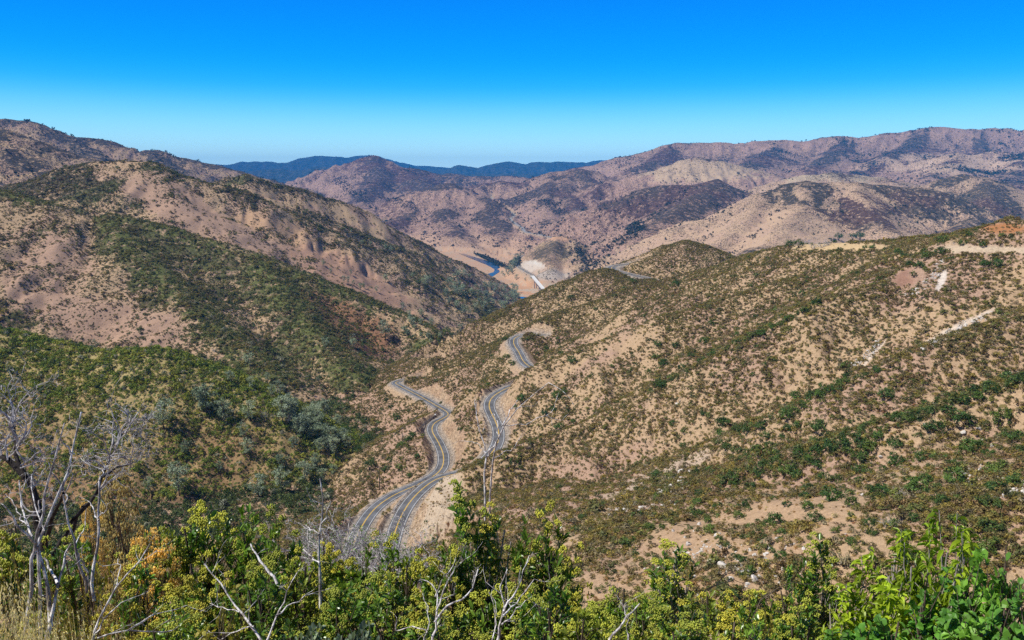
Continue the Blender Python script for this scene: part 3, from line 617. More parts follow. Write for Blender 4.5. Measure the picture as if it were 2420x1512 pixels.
# ------------------------------------------------------------------ leaf clouds
def unit(v): return v / (np.linalg.norm(v, axis=-1, keepdims=True) + 1e-9)
def cards(P, N, L, Wd, rng, fold=.0):
    """one kite shaped leaf face at every P, lying across N, length L, width Wd"""
    n = len(P); r = unit(rng.normal(size=(n, 3)))
    a = unit(np.cross(N, r)); b = np.cross(N, a)
    L = np.broadcast_to(np.asarray(L), n)[:, None]; Wd = np.broadcast_to(np.asarray(Wd), n)[:, None]
    V = np.stack([P - a * L * .5, P + b * Wd * .5 - a * L * .05 + N * L * fold, P + a * L * .5, P - b * Wd * .5 - a * L * .05 + N * L * fold], 1).reshape(-1, 3)
    return V, np.arange(4 * n).reshape(-1, 4)
def leaf_cloud(rng, n, rad, leaf, clumps, spread=.35, droop=0.0, flat=.0, low=-.15):
    """leaves gathered in clumps over a lumpy dome of half widths rad (z is height)"""
    C = []
    while len(C) < clumps:
        p = rng.normal(size=3); p /= np.linalg.norm(p) + 1e-9
        if p[2] < low: continue
        C.append(p * rng.uniform(.55, 1.0))
    C = np.array(C); w = rng.uniform(.5, 1.5, clumps); k = rng.choice(clumps, n, p=w / w.sum())
    P = C[k] + rng.normal(size=(n, 3)) * spread * rng.uniform(.5, 1.1, (clumps, 1))[k] * .6
    N = unit(P * (1, 1, .8) + rng.normal(size=(n, 3)) * .55 + (0, 0, flat))
    P = P * np.array(rad); P[:, 2] = np.maximum(P[:, 2] + rad[2] * .55, .02)
    return cards(P, N, leaf * rng.uniform(.7, 1.35, n), leaf * .6 * rng.uniform(.7, 1.2, n), rng)
def tube(pts, rads, sides=5):
    """tapered tube through pts"""
    pts = np.asarray(pts, float); n = len(pts); rads = np.broadcast_to(rads, n)
    T = np.gradient(pts, axis=0); T = unit(T)
    ref = np.array([.37, .61, .7]); A = unit(np.cross(T, ref)); B = np.cross(T, A)
    th = np.arange(sides) * 2 * np.pi / sides
    V = pts[:, None] + rads[:, None, None] * (A[:, None] * np.cos(th)[None, :, None] + B[:, None] * np.sin(th)[None, :, None])
    V = V.reshape(-1, 3); i = np.arange(n - 1)[:, None] * sides; j = np.arange(sides)[None]; k = (j + 1) % sides
    Q = np.stack([i + j, i + k, i + sides + k, i + sides + j], -1).reshape(-1, 4)
    return V, Q
class Bag:
    def __init__(s): s.V = []; s.Q = []; s.n = 0; s.C = []
    def add(s, V, Q, c=None):
        V = np.asarray(V); s.V.append(V); s.Q.append(np.asarray(Q) + s.n); s.n += len(V)
        if c is not None: s.C.append(np.broadcast_to(np.asarray(c, np.float32), (len(V), 3)))
    def mesh(s, name, mat, smoothf=False):
        byw = {}
        for q in s.Q: byw.setdefault(q.shape[1], []).append(q)
        me = mesh_np(name, np.concatenate(s.V), [np.concatenate(v) for v in byw.values()], mat, smoothf)
        if s.C and sum(len(c) for c in s.C) == s.n: add_attr(me, 'tone', 'FLOAT_COLOR', np.c_[np.concatenate(s.C), np.ones(s.n)])
        return me

# ------------------------------------------------------------------ leaf materials
def leaf_material(name, colours, attr=None, trans=.22, rough=.55, spec=.25, vscale=.8, spread=.35):
    """colours: list of (weight, rgb) picked per plant; or the tint a plant carries"""
    m, nt, b = material(name, rough, spec)
    oi = nt.add('ShaderNodeObjectInfo').outputs['Random']
    if attr == 'INSTANCER':
        c = nt.add('ShaderNodeAttribute', attribute_type='INSTANCER', attribute_name='tint').outputs['Color']
    elif attr == 'tone':
        c = nt.add('ShaderNodeAttribute', attribute_name='tone').outputs['Color']
    else:
        r = nt.add('ShaderNodeValToRGB'); r.color_ramp.interpolation = 'CONSTANT' if len(colours) > 2 else 'LINEAR'
        e = r.color_ramp.elements
        while len(e) < max(2, len(colours)): e.new(.5)
        t = 0
        for x, (w, cc) in zip(e, colours if len(colours) > 1 else colours * 2): x.position = t; x.color = tuple(cc) + (1,); t += w
        nt.l.new(oi, r.inputs[0]); c = r.outputs[0]
    P = nt.add('ShaderNodeNewGeometry'); ri = P.outputs['Random Per Island']
    n = nt.noise(P.outputs['Position'], vscale, 2)
    c = nt.mix(nt.remap(n, .3, .7), nt.mix(1.0, c, (1 - spread,) * 3, 'MULTIPLY'), nt.mix(1.0, c, (1 + spread, 1 + spread, 1 + spread * .7), 'MULTIPLY'))
    c = nt.mix(ri, nt.mix(1.0, c, (.72, .75, .8), 'MULTIPLY'), nt.mix(1.0, c, (1.3, 1.25, 1.1), 'MULTIPLY'))
    c = nt.mix(nt.math('FRACT', nt.math('MULTIPLY', oi, 7.31)), nt.mix(1.0, c, (.75, .78, .8), 'MULTIPLY'), nt.mix(1.0, c, (1.25, 1.2, 1.1), 'MULTIPLY'))
    nt.l.new(c, b.inputs['Base Color'])
    if trans > 0:
        tr = nt.add('ShaderNodeBsdfTranslucent'); nt.l.new(nt.mix(1.0, c, (1.1, 1.15, .6), 'MULTIPLY'), tr.inputs[0])
        mx = nt.add('ShaderNodeMixShader', {0: trans}); nt.l.new(b.outputs[0], mx.inputs[1]); nt.l.new(tr.outputs[0], mx.inputs[2])
        nt.l.new(mx.outputs[0], m.node_tree.nodes['Material Output'].inputs[0])
    return m
M_SCRUB = leaf_material('dry_scrub_leaves', None, 'INSTANCER', .15)
M_BRUSH = leaf_material('green_brush_leaves', None, 'INSTANCER', .15)
M_OAK = leaf_material('oak_leaves', [(.4, (.055, .110, .024)), (.35, (.075, .135, .028)), (.25, (.10, .15, .032))], None, .12)
M_PINE = leaf_material('pine_needles', [(.5, (.23, .30, .21)), (.5, (.31, .38, .29))], None, .12)
M_BARK = plain('pine_bark', (.10, .075, .055), .9, .05, .35, 3.0)
M_DEADGREY = plain('weathered_wood', (.42, .39, .37), .85, .1, .3, 14.0, .3)
M_CHAR = plain('charred_wood', (.035, .03, .028), .85, .15, .5, 9.0, .4)
M_ROCK = plain('pale_rock', (.52, .48, .43), .9, .1, .3, 1.6, .5)

# ------------------------------------------------------------------ instancing of the cover nobody could count
def prototypes(name, meshes):
    c = bpy.data.collections.new(name)
    for i, me in enumerate(meshes):
        c.objects.link(bpy.data.objects.new(name, me))
    return c
def scatter(name, label, P, rot, size, tint, coll, rngseed=0):
    me = bpy.data.meshes.new(name); me.vertices.add(len(P)); me.vertices.foreach_set('co', np.asarray(P, np.float32).ravel())
    add_attr(me, 'rot', 'FLOAT_VECTOR', rot); add_attr(me, 'size', 'FLOAT_VECTOR', size); add_attr(me, 'tint', 'FLOAT_COLOR', np.c_[tint, np.ones(len(P))])
    o = link(name, me); tag(o, label, None, None, 'stuff')
    g = bpy.data.node_groups.new(name, 'GeometryNodeTree')
    g.interface.new_socket('Geometry', in_out='INPUT', socket_type='NodeSocketGeometry'); g.interface.new_socket('Geometry', in_out='OUTPUT', socket_type='NodeSocketGeometry')
    N = g.nodes; L = g.links
    gi = N.new('NodeGroupInput'); go = N.new('NodeGroupOutput'); ip = N.new('GeometryNodeInstanceOnPoints'); ci = N.new('GeometryNodeCollectionInfo')
    ci.inputs['Collection'].default_value = coll; ci.inputs['Separate Children'].default_value = True; ci.inputs['Reset Children'].default_value = True
    def named(nm, t):
        a = N.new('GeometryNodeInputNamedAttribute'); a.data_type = t; a.inputs[0].default_value = nm; return a.outputs['Attribute']
    L.new(gi.outputs[0], ip.inputs['Points']); L.new(ci.outputs[0], ip.inputs['Instance']); ip.inputs['Pick Instance'].default_value = True
    ri = N.new('FunctionNodeRandomValue'); ri.data_type = 'INT'; ri.inputs[4].default_value = 0; ri.inputs[5].default_value = len(coll.objects) - 1; ri.inputs['Seed'].default_value = rngseed
    L.new(ri.outputs[2], ip.inputs['Instance Index'])
    L.new(named('rot', 'FLOAT_VECTOR'), ip.inputs['Rotation']); L.new(named('size', 'FLOAT_VECTOR'), ip.inputs['Scale'])
    L.new(ip.outputs[0], go.inputs[0])
    md = o.modifiers.new('scatter', 'NODES'); md.node_group = g
    log(name, len(P))
    return o
DR = np.gradient(RR)[:, None]; DA = np.gradient(AZ)[None]; DA[:, NF - 2:] = 0
AREA = GR * DA * DR
INFRAME = (PX > -60) & (PX < 2480) & (PY < 1700)
def sample(dens, margin, rng):
    lam = np.where((VISM > -margin / GR) & INFRAME, dens * AREA, 0)
    lam[:, NF - 1:] = 0; lam[-1] = 0
    n = rng.poisson(lam); i, j = np.nonzero(n); k = np.repeat(np.arange(len(i)), n[i, j]); i = i[k]; j = j[k]
    a = AZ[j] + (rng.random(len(i)) - .5) * DA[0, j]; r = RR[i] + (rng.random(len(i)) - .5) * DR[i, 0]
    x = np.sin(a) * r; y = np.cos(a) * r
    return np.stack([x, y, ground_many(x, y)], 1), i, j
R1 = np.random.default_rng(21)
scrub_meshes = []
for k in range(5):
    V, Q = leaf_cloud(R1, 135, (.60, .60, .44), .20, 9, .38, flat=.2)
    scrub_meshes.append(mesh_np('scrub_clump', V, Q, M_SCRUB))
PROTO_SCRUB = prototypes('scrub_clump', scrub_meshes)
brush_meshes = []
for k in range(5):
    V, Q = leaf_cloud(R1, 190, (.58, .58, .50), .17, 14, .33)
    brush_meshes.append(mesh_np('brush_clump', V, Q, M_BRUSH))
PROTO_BRUSH = prototypes('brush_clump', brush_meshes)

# dry scrub over the hills: tinted with what grows at each spot
def tinted(i, j, rng, mixes):
    t = SCRUB[i, j] * 1.5; n = len(i); u = rng.random(n); acc = 0
    for w, c in mixes:
        s = (u >= acc) & (u < acc + w); t[s] = t[s] * .25 + np.array(c) * .75; acc += w
    return t
cl = smooth(-.25, .45, small + .5 * fbm(GX / 8, GY / 8, 2, 71))
dens = np.where(ZN == 1, .85 * COVER * (.7 + .6 * cl), 0) + np.where(ZN == 3, .10 * COVER ** 1.3 * (.4 + 1.2 * cl) + .022 * cl, 0) + np.where(ZN == 4, .05 * COVER ** 1.3 * (.4 + 1.2 * cl) + .010 * cl, 0) + np.where(ZN == 2, .03, 0) \
    + np.where(ZN == 0, .05 * (GR > 90) * (GR < 420), 0) + np.where(isz(12) & (GY < 1500), .05, 0)
dens *= (BARE < .4)
P, i, j = sample(dens, 2.5, R1); n = len(P)
s = np.exp(R1.normal(0, .32, n)) * np.where(ZN[i, j] == 1, 1.3, np.where(ZN[i, j] == 2, 1.9, np.where(ZN[i, j] == 4, 3.3, 2.5)))
size = np.stack([s * R1.uniform(.8, 1.3, n), s * R1.uniform(.8, 1.3, n), s * R1.uniform(.7, 1.3, n)], 1)
rot = np.stack([R1.normal(0, .12, n), R1.normal(0, .12, n), R1.uniform(0, 6.28, n)], 1)
tint = tinted(i, j, R1, [(.32, (.27, .215, .05)), (.09, (.22, .135, .07)), (.12, (.09, .11, .035)), (.10, (.32, .27, .18)), (.14, (.17, .19, .045))])
scatter('chaparral', 'low olive and brown scrub scattered over the dry slopes', P, rot, size, tint, PROTO_SCRUB)
# green brush: thick on the green slope, round bushes on the lower flanks of the domed hill
wood = fbm(GX / 35, GY / 35, 3, 73)
low3 = smooth(560, 820, PY + .12 * (PX - 500)) * (ZN == 3)
dens = np.where(ZN == 2, .36 * (.45 + 1.0 * cl) * np.where(GY < 560, .55, 1.0), 0) + .02 * low3 * (PX > 300) + np.where(ZN == 4, .0045 * COVER, 0) \
    + np.where(isz(12) & (GY < 1200), .10, 0) + np.where(isz(0) & (GR > 90) & (GR < 400), .05, 0)
dens *= (BARE < .4)
P, i, j = sample(dens, 2.5, R1); n = len(P)
s = np.exp(R1.normal(0, .33, n)) * np.where(ZN[i, j] == 2, 2.3, np.where(ZN[i, j] == 4, 4.0, 3.0))
size = np.stack([s * R1.uniform(.8, 1.25, n), s * R1.uniform(.8, 1.25, n), s * R1.uniform(.7, 1.25, n)], 1)
rot = np.stack([R1.normal(0, .12, n), R1.normal(0, .12, n), R1.uniform(0, 6.28, n)], 1)
tint = np.where((ZN[i, j] == 2)[:, None], np.array((.20, .27, .04)), np.array((.10, .135, .04))).astype(np.float32)
u = R1.random(n); z2 = (ZN[i, j] == 2) & (P[:, 1] > 440)
tint[(u < .35) & z2] = (.30, .31, .05); tint[(u > .93)] = (.32, .32, .25); tint[(u > .82) & (u < .93)] = (.07, .11, .03)
scatter('green_brush', 'thick green brush covering the left slope and lower flanks', P, rot, size, tint, PROTO_BRUSH, 3)
# trees and oaks far off, a speckle of dark crowns
M_FAR = leaf_material('far_tree_leaves', None, 'INSTANCER', .05)
far_meshes = []
for k in range(4):
    V, Q = leaf_cloud(R1, 60, (.5, .5, .55), .30, 9, .34)
    far_meshes.append(mesh_np('far_tree', V, Q, M_FAR))
PROTO_FAR = prototypes('far_tree', far_meshes)
cl2 = smooth(-.1, .5, fbm(GX / 120, GY / 120, 3, 75)); cl3 = smooth(.05, .5, fbm(GX / 420, GY / 420, 3, 77))
gul = smooth(20, 120, DS)
dens = np.where(ZN == 10, .0022 * (.25 + 1.2 * cl2) * gul * np.where(GY < 3300, 1.0, .3), 0) + np.where(ZN == 8, .0013 * (.2 + 1.6 * cl2) * gul, 0) + np.where(ZN == 11, .004 * smooth(1330, 1370, PX), 0) \
    + np.where(ZN == 9, .0007 * (.1 + 2.2 * cl3) * np.where((GY > 4800) & (GY < 7000) & (PX > 1900), 2.6, .7), 0) + np.where(ZN == 7, .0005 * cl3, 0) + np.where(ZN == 5, .0010 * (.2 + 1.5 * cl2), 0)
crest_line = (DS < 14 + .004 * GR) & isz(5, 9)
dens += np.where(crest_line, .0010 * smooth(0, .4, fbm(GX / 160, GY / 160, 2, 79)), 0)
dens += np.where((GY > 2400) & (GY < 5000) & (GZ < -360) & isz(8, 11, 10), .0022 * cl2, 0)
dens *= (1 - np.clip(band, 0, 1))
dens += np.where((GZ > -372) & (GZ < -330) & isz(8) & (GY < 4600), .004 * cl2, 0)
# wooded creek below the pale hills
for (cx, cy_, hw, hh, tilt, y0, y1, d_) in [(1165, 618, 45, 4, 24, 3200, 4800, .03), (1215, 612, 14, 22, -30, 2800, 3800, .012), (1400, 640, 60, 14, -20, 2400, 3600, .006), (1500, 545, 26, 18, -30, 2300, 4200, .012), (1440, 585, 60, 9, -25, 2300, 4200, .010), (1385, 610, 40, 14, 35, 2000, 3600, .007), (1280, 470, 60, 10, 40, 3800, 5600, .003), (1400, 450, 60, 12, 50, 3800, 5600, .002), (950, 480, 60, 10, 15, 4000, 7000, .002), (840, 460, 80, 10, 35, 5000, 9000, .0015)]:
    a = math.radians(tilt); dx = PX - cx; dy = PY - cy_
    u_ = (dx * math.cos(a) + dy * math.sin(a)) / hw; v_ = (-dx * math.sin(a) + dy * math.cos(a)) / hh
    dens += d_ * smooth(1.2, .6, np.sqrt(u_ * u_ + v_ * v_) + .4 * wood) * (GY > y0) * (GY < y1)
P, i, j = sample(dens, 8, R1); n = len(P); d = np.hypot(P[:, 0], P[:, 1])
s = np.exp(R1.normal(0, .28, n)) * np.clip(7.5 + (d - 2500) / 1400, 6.5, 13) * np.where(ZN[i, j] == 10, .85, 1)
size = np.stack([s, s, s * R1.uniform(.7, 1.25, n)], 1)
rot = np.stack([R1.normal(0, .1, n), R1.normal(0, .1, n), R1.uniform(0, 6.28, n)], 1)
tint = np.tile(np.array((.042, .056, .032), np.float32), (n, 1)); u = R1.random(n); tint[u < .3] = (.060, .070, .045); tint[u > .9] = (.11, .10, .085)
scatter('woodland', 'dark trees speckling the far hills', P, rot, size, tint, PROTO_FAR, 5)

# dry grass tufts and small stones on the nearest slopes
M_GRASS = leaf_material('dry_grass_blades', None, 'INSTANCER', .2)
gm = []
for k in range(4):
    n_ = 70; a_ = R1.uniform(0, 6.28, n_); q_ = R1.uniform(0, .3, n_); P_ = np.stack([np.cos(a_) * q_, np.sin(a_) * q_, R1.uniform(.08, .25, n_)], 1)
    V, Q = cards(P_, unit(np.stack([np.cos(a_), np.sin(a_), .3 + 0 * a_], 1) + R1.normal(size=(n_, 3)) * .4), .34, .05, R1); V[:, 2] = np.abs(V[:, 2]); gm.append(mesh_np('grass_tuft', V, Q, M_GRASS))
dens = np.where((ZN == 1) & (GR < 420), .30 * (.3 + cl), 0) * (GRAV < .3) * (1 - .6 * BARE) + np.where((ZN == 0) & (GR > 60) & (GR < 400), .10, 0) + np.where(isz(2) & (GR < 620), .10, 0)
P, i, j = sample(dens, 1.0, R1); n = len(P); s = np.exp(R1.normal(0, .35, n)) * 1.25
tint = np.tile(np.array((.44, .32, .16), np.float32), (n, 1)); u = R1.random(n); tint[u < .35] = (.36, .23, .11); tint[u > .8] = (.52, .42, .24); tint[(u > .7) & (u < .8)] = (.30, .15, .08)
scatter('dry_grass', 'dry tan grass tufts over the near slopes', P, np.stack([0 * s, 0 * s, R1.uniform(0, 6.28, n)], 1), np.stack([s, s, s * R1.uniform(.6, 1.2, n)], 1), tint, prototypes('grass_tuft', gm), 6)
# ------------------------------------------------------------------ roads, markings, rails
M_ASPH = plain('asphalt', (.12, .122, .128), .9, .15, .30, .16)
M_WHITE = plain('white_road_paint', (.66, .66, .64), .7, .2, .06, 2.0)
M_YELLOW = plain('yellow_road_paint', (.78, .50, .08), .7, .2, .08, 2.0)
M_STEEL = plain('galvanised_steel', (.46, .47, .48), .5, .4, .1, 3.0)
M_POST = plain('dark_post_wood', (.10, .075, .055), .9, .05, .3, 6.0)
M_CONC = plain('bridge_concrete', (.62, .60, .56), .85, .1, .12, .4)
M_CONCD = plain('pier_concrete', (.30, .28, .27), .9, .1, .25, .2)
def side_vec(R):
    T = np.gradient(R, axis=0); T[:, 2] = 0; T = unit(T); return np.stack([T[:, 1], -T[:, 0], 0 * T[:, 0]], 1)
def ribbon(R, o0, o1, dz, thick=0.0):
    S = side_vec(R); a = R + S * o0 + (0, 0, dz); b = R + S * o1 + (0, 0, dz); n = len(R)
    rows_ = [a, b] if not thick else [a - (0, 0, thick), a, b, b - (0, 0, thick)]
    V = np.stack(rows_, 1).reshape(-1, 3); m = len(rows_); i = np.arange(n - 1)[:, None] * m; j = np.arange(m - 1)[None]
    return V, np.stack([i + j, i + j + 1, i + m + j + 1, i + m + j], -1).reshape(-1, 4)
road_labels = {'upper': 'two lane mountain road winding up between the spurs', 'lower': 'lower leg of the winding road cut above the creek', 'creek': 'short glimpse of the road beside the creek',
               'creek2': 'farther glimpse of the road by the creek pines', 'bend': 'road bend around the brown knoll', 'top': 'road along the top of the right hillside', 'far': 'road curving down to the bridge', 'highway': 'far road climbing the middle hills'}
for name, Rd in ROADS.items():
    R = Rd['R'].copy(); h = Rd['half']; dz = .10 if name not in ('far', 'highway') else .5
    o = link('road', mesh_np('road', *ribbon(R, -h, h, dz, .6), M_ASPH if name not in ('highway',) else plain('pale_asphalt', (.25, .24, .23), .9, .1, .1, .2))); tag(o, road_labels[name], None, None, 'structure')
    k = 1.0 if name not in ('far', 'highway') else 2.2
    e = h - .75
    for s in (-1, 1): link('edge_line', mesh_np('edge_line', *ribbon(R, s * e - .10 * k, s * e + .10 * k, dz + .03), M_WHITE), o)
    if name != 'highway':
        b = Bag(); b.add(*ribbon(R, -.30 * k, -.09 * k, dz + .03)); b.add(*ribbon(R, .09 * k, .30 * k, dz + .03)); link('centre_line', b.mesh('centre_line', M_YELLOW), o)
def nearest(R, px, py):
    q = np.array([np.hypot(*(np.array(project(*p)) - (px, py))) for p in R]); return int(q.argmin())
def guard_rail(Rn, p0, p1, off, label):
    R = ROADS[Rn]['R']; i0, i1 = sorted((nearest(R, *p0), nearest(R, *p1))); R = R[i0:i1 + 1]
    S = side_vec(R); L = R + S * off
    g = bpy.data.objects.new('guard_rail', None); COL.objects.link(g); g.location = L[0]; tag(g, label, 'guard rail', 'guard rails along the winding road')
    o = L[0]; b = Bag()
    for z in (.52, .68, .84): b.add(*tube(L - o + (0, 0, z), .085, 4))
    link('rail', b.mesh('rail', M_STEEL), g)
    box = np.array([(x, y, z) for z in (-.5, .95) for x, y in ((-.12, -.12), (.12, -.12), (.12, .12), (-.12, .12))])
    me = mesh_np('post', box, np.array([(0, 1, 5, 4), (1, 2, 6, 5), (2, 3, 7, 6), (3, 0, 4, 7), (4, 5, 6, 7)]), M_POST)
    for p in L[::2]: link('post', me, g, tuple(p - o + np.sign(off) * side_vec(R)[0] * .25))
guard_rail('upper', (1035, 1128), (948, 1215), -5.3, 'steel guard rail curving between the two legs of the road')
guard_rail('upper', (1262, 874), (1216, 800), -5.3, 'steel guard rail on the outer edge of the upper road bend')

# ------------------------------------------------------------------ the bridge
def bridge():
    A = np.array(at_z(1257, 651.5, -358)); B = np.array(at_z(1302, 704, -359)); g = bpy.data.objects.new('bridge', None); COL.objects.link(g); g.location = A
    tag(g, 'long pale concrete road bridge on dark piers over the dry river bed', 'bridge')
    R = np.linspace((0, 0, 0), B - A, 24); S = side_vec(R)
    link('deck', mesh_np('deck', *ribbon(R, -6.2, 6.2, .6, 2.6), M_CONC), g)
    for s in (-1, 1):
        link('parapet', mesh_np('parapet', *ribbon(R, s * 6.0 - .25, s * 6.0 + .25, 1.5, .9), M_CONC), g)
    d = unit(B - A); n = S[0]
    for py in (661, 673.5, 684, 694, 702):
        # pier positions along the deck, found from image pixel rows
        q = np.array([abs(project(*(A + r))[1] - py) for r in np.linspace((0, 0, 0), B - A, 200)]).argmin() / 199.0
        c = (B - A) * q; zb = min(ground(*(A + c)[:2]) - A[2] - 3, -20)
        b = Bag()
        for s in (-3.6, 3.6):
            for t0, w0, d0, z0, z1 in ((s, 1.5, 1.3, zb, -3.6),):
                V = np.array([c + n * (t0 + x * w0) + d * (y * d0) + (0, 0, z - c[2]) for z in (z0, z1) for x, y in ((-1, -1), (1, -1), (1, 1), (-1, 1))])
                b.add(V, [(0, 1, 5, 4), (1, 2, 6, 5), (2, 3, 7, 6), (3, 0, 4, 7), (4, 5, 6, 7)])
        V = np.array([c + n * (x * 5.8) + d * (y * 1.5) + (0, 0, z - c[2]) for z in (-3.6, -2.0) for x, y in ((-1, -1), (1, -1), (1, 1), (-1, 1))])
        b.add(V, [(0, 1, 5, 4), (1, 2, 6, 5), (2, 3, 7, 6), (3, 0, 4, 7), (4, 5, 6, 7), (3, 2, 1, 0)])
        link('pier', b.mesh('pier', M_CONCD), g)
bridge()

# ------------------------------------------------------------------ the river
def water():
    m, nt, b = material('river_water', .12, .5)
    b.inputs['Base Color'].default_value = (.012, .045, .095, 1)
    P = nt.add('ShaderNodeNewGeometry').outputs['Position']
    bp = nt.add('ShaderNodeBump', {'Strength': .25, 'Distance': .5, 'Height': nt.noise(P, .35, 3)}); nt.l.new(bp.outputs[0], b.inputs['Normal'])
    nt.l.new(nt.mix(nt.remap(nt.noise(P, .02, 3), .58, .72), (.008, .035, .075), (.13, .17, .19)), b.inputs['Base Color'])
    def strip(Lp, Rp):
        n = 40
        def rs(p):
            p = np.array(p, float); d = np.r_[0, np.cumsum(np.hypot(*np.diff(p, axis=0).T))]; t = np.linspace(0, d[-1], n)
            return np.stack([np.interp(t, d, p[:, k]) for k in (0, 1)], 1)
        a, c = rs(Lp), rs(Rp)
        V = np.array([at_z(x, y, -389.6) for q in zip(a, c) for x, y in q]); i = np.arange(n - 1) * 2
        return V, np.stack([i, i + 1, i + 3, i + 2], 1)
    f = lambda L: [(1092.5 + .2074 * x, 502 + .2074 * y) for x, y in L]
    for L_, R_, lab in (([(-120, 430), (0, 482), (80, 515), (150, 545), (250, 585), (320, 618), (368, 650), (355, 680), (290, 697), (240, 720)], [(-120, 410), (0, 462), (90, 492), (180, 520), (270, 545), (345, 562), (400, 595), (440, 632), (428, 672), (330, 735)], 'blue river winding between sandy banks below the far hills'),
                         ([(560, 955), (660, 958), (800, 968), (900, 975)], [(560, 978), (670, 982), (780, 990), (900, 1010)], 'narrow strip of river under the bridge')):
        tag(link('water', mesh_np('water', *strip(f(L_), f(R_)), m)), lab, None, None, 'structure')
water()
log('roads and river')

# ------------------------------------------------------------------ naming one among many
LAND = [('the upper road bend', 1165, 950), ('the lower road curve', 1040, 1050), ('the upper road end', 1225, 830), ('the far road bend', 1460, 635), ('the pale boulder cluster', 1520, 1200), ('the pale boulders', 1600, 1130),
        ('the big grey dead shrub', 2075, 1225), ('the white rubble streak', 2260, 765), ('the reddish bare patch', 2150, 655), ('the yellow road sign', 2088, 566), ('the sandy plateau', 1950, 590), ('the utility poles', 1828, 570),
        ('the lone big round shrub', 2092, 928), ('the green brush strip', 1930, 1065), ('the elder bush', 2220, 1300), ('the road cut bank', 1030, 1200), ('the small berry tree', 1590, 1340), ('the white forked trunk', 1155, 1100),
        ('the hillside crest', 1800, 760), ('the orange soil bank', 2385, 540), ('the creek road glimpse', 1012, 865), ('the bridge', 1270, 672), ('the pale rock scar', 1250, 630), ('the golden dry bush', 270, 1150), ('the charred trees', 100, 1080),
        ('the green slope crest', 430, 850), ('the creek pines', 830, 1020), ('the tan hill foot', 1130, 720), ('the domed hill flank', 760, 760), ('the bright bare tan patch', 700, 550), ('the far river bend', 1170, 625), ('the roadside turnout', 930, 905)]
def where(px, py):
    d = sorted((math.hypot(px - x, (py - y) * 1.3), nm, x, y) for nm, x, y in LAND)[0]
    dx, dy = px - d[2], py - d[3]
    if d[0] < 14: r = 'right at'
    elif abs(dx) > 1.6 * abs(dy): r = 'right of' if dx > 0 else 'left of'
    elif abs(dy) > 1.6 * abs(dx): r = 'below' if dy > 0 else 'above'
    else: r = ('below' if dy > 0 else 'above') + (' and right of' if dx > 0 else ' and left of')
    return r + ' ' + d[1]
ORD = ['first', 'second', 'third', 'fourth', 'fifth', 'sixth', 'seventh', 'eighth', 'ninth', 'tenth', 'eleventh', 'twelfth', 'thirteenth', 'fourteenth', 'fifteenth', 'sixteenth', 'seventeenth', 'eighteenth', 'nineteenth', 'twentieth']
PENDING = []
def pend(o, words, px, py, cat, group): tag(o, None, cat, group); PENDING.append((o, words, px, py))
def settle():
    by = {}
    for o, w, px, py in PENDING: by.setdefault(w + ' ' + where(px, py), []).append((px, py, o))
    for lab, L in by.items():
        if len(L) == 1: L[0][2]['label'] = lab; continue
        L.sort(key=lambda q: (q[0], q[1]))
        for k, (px, py, o) in enumerate(L):
            o['label'] = lab + (', leftmost' if k == 0 else ', rightmost' if k == len(L) - 1 else ', %s from left' % (ORD[k] if k < 20 else 'next'))

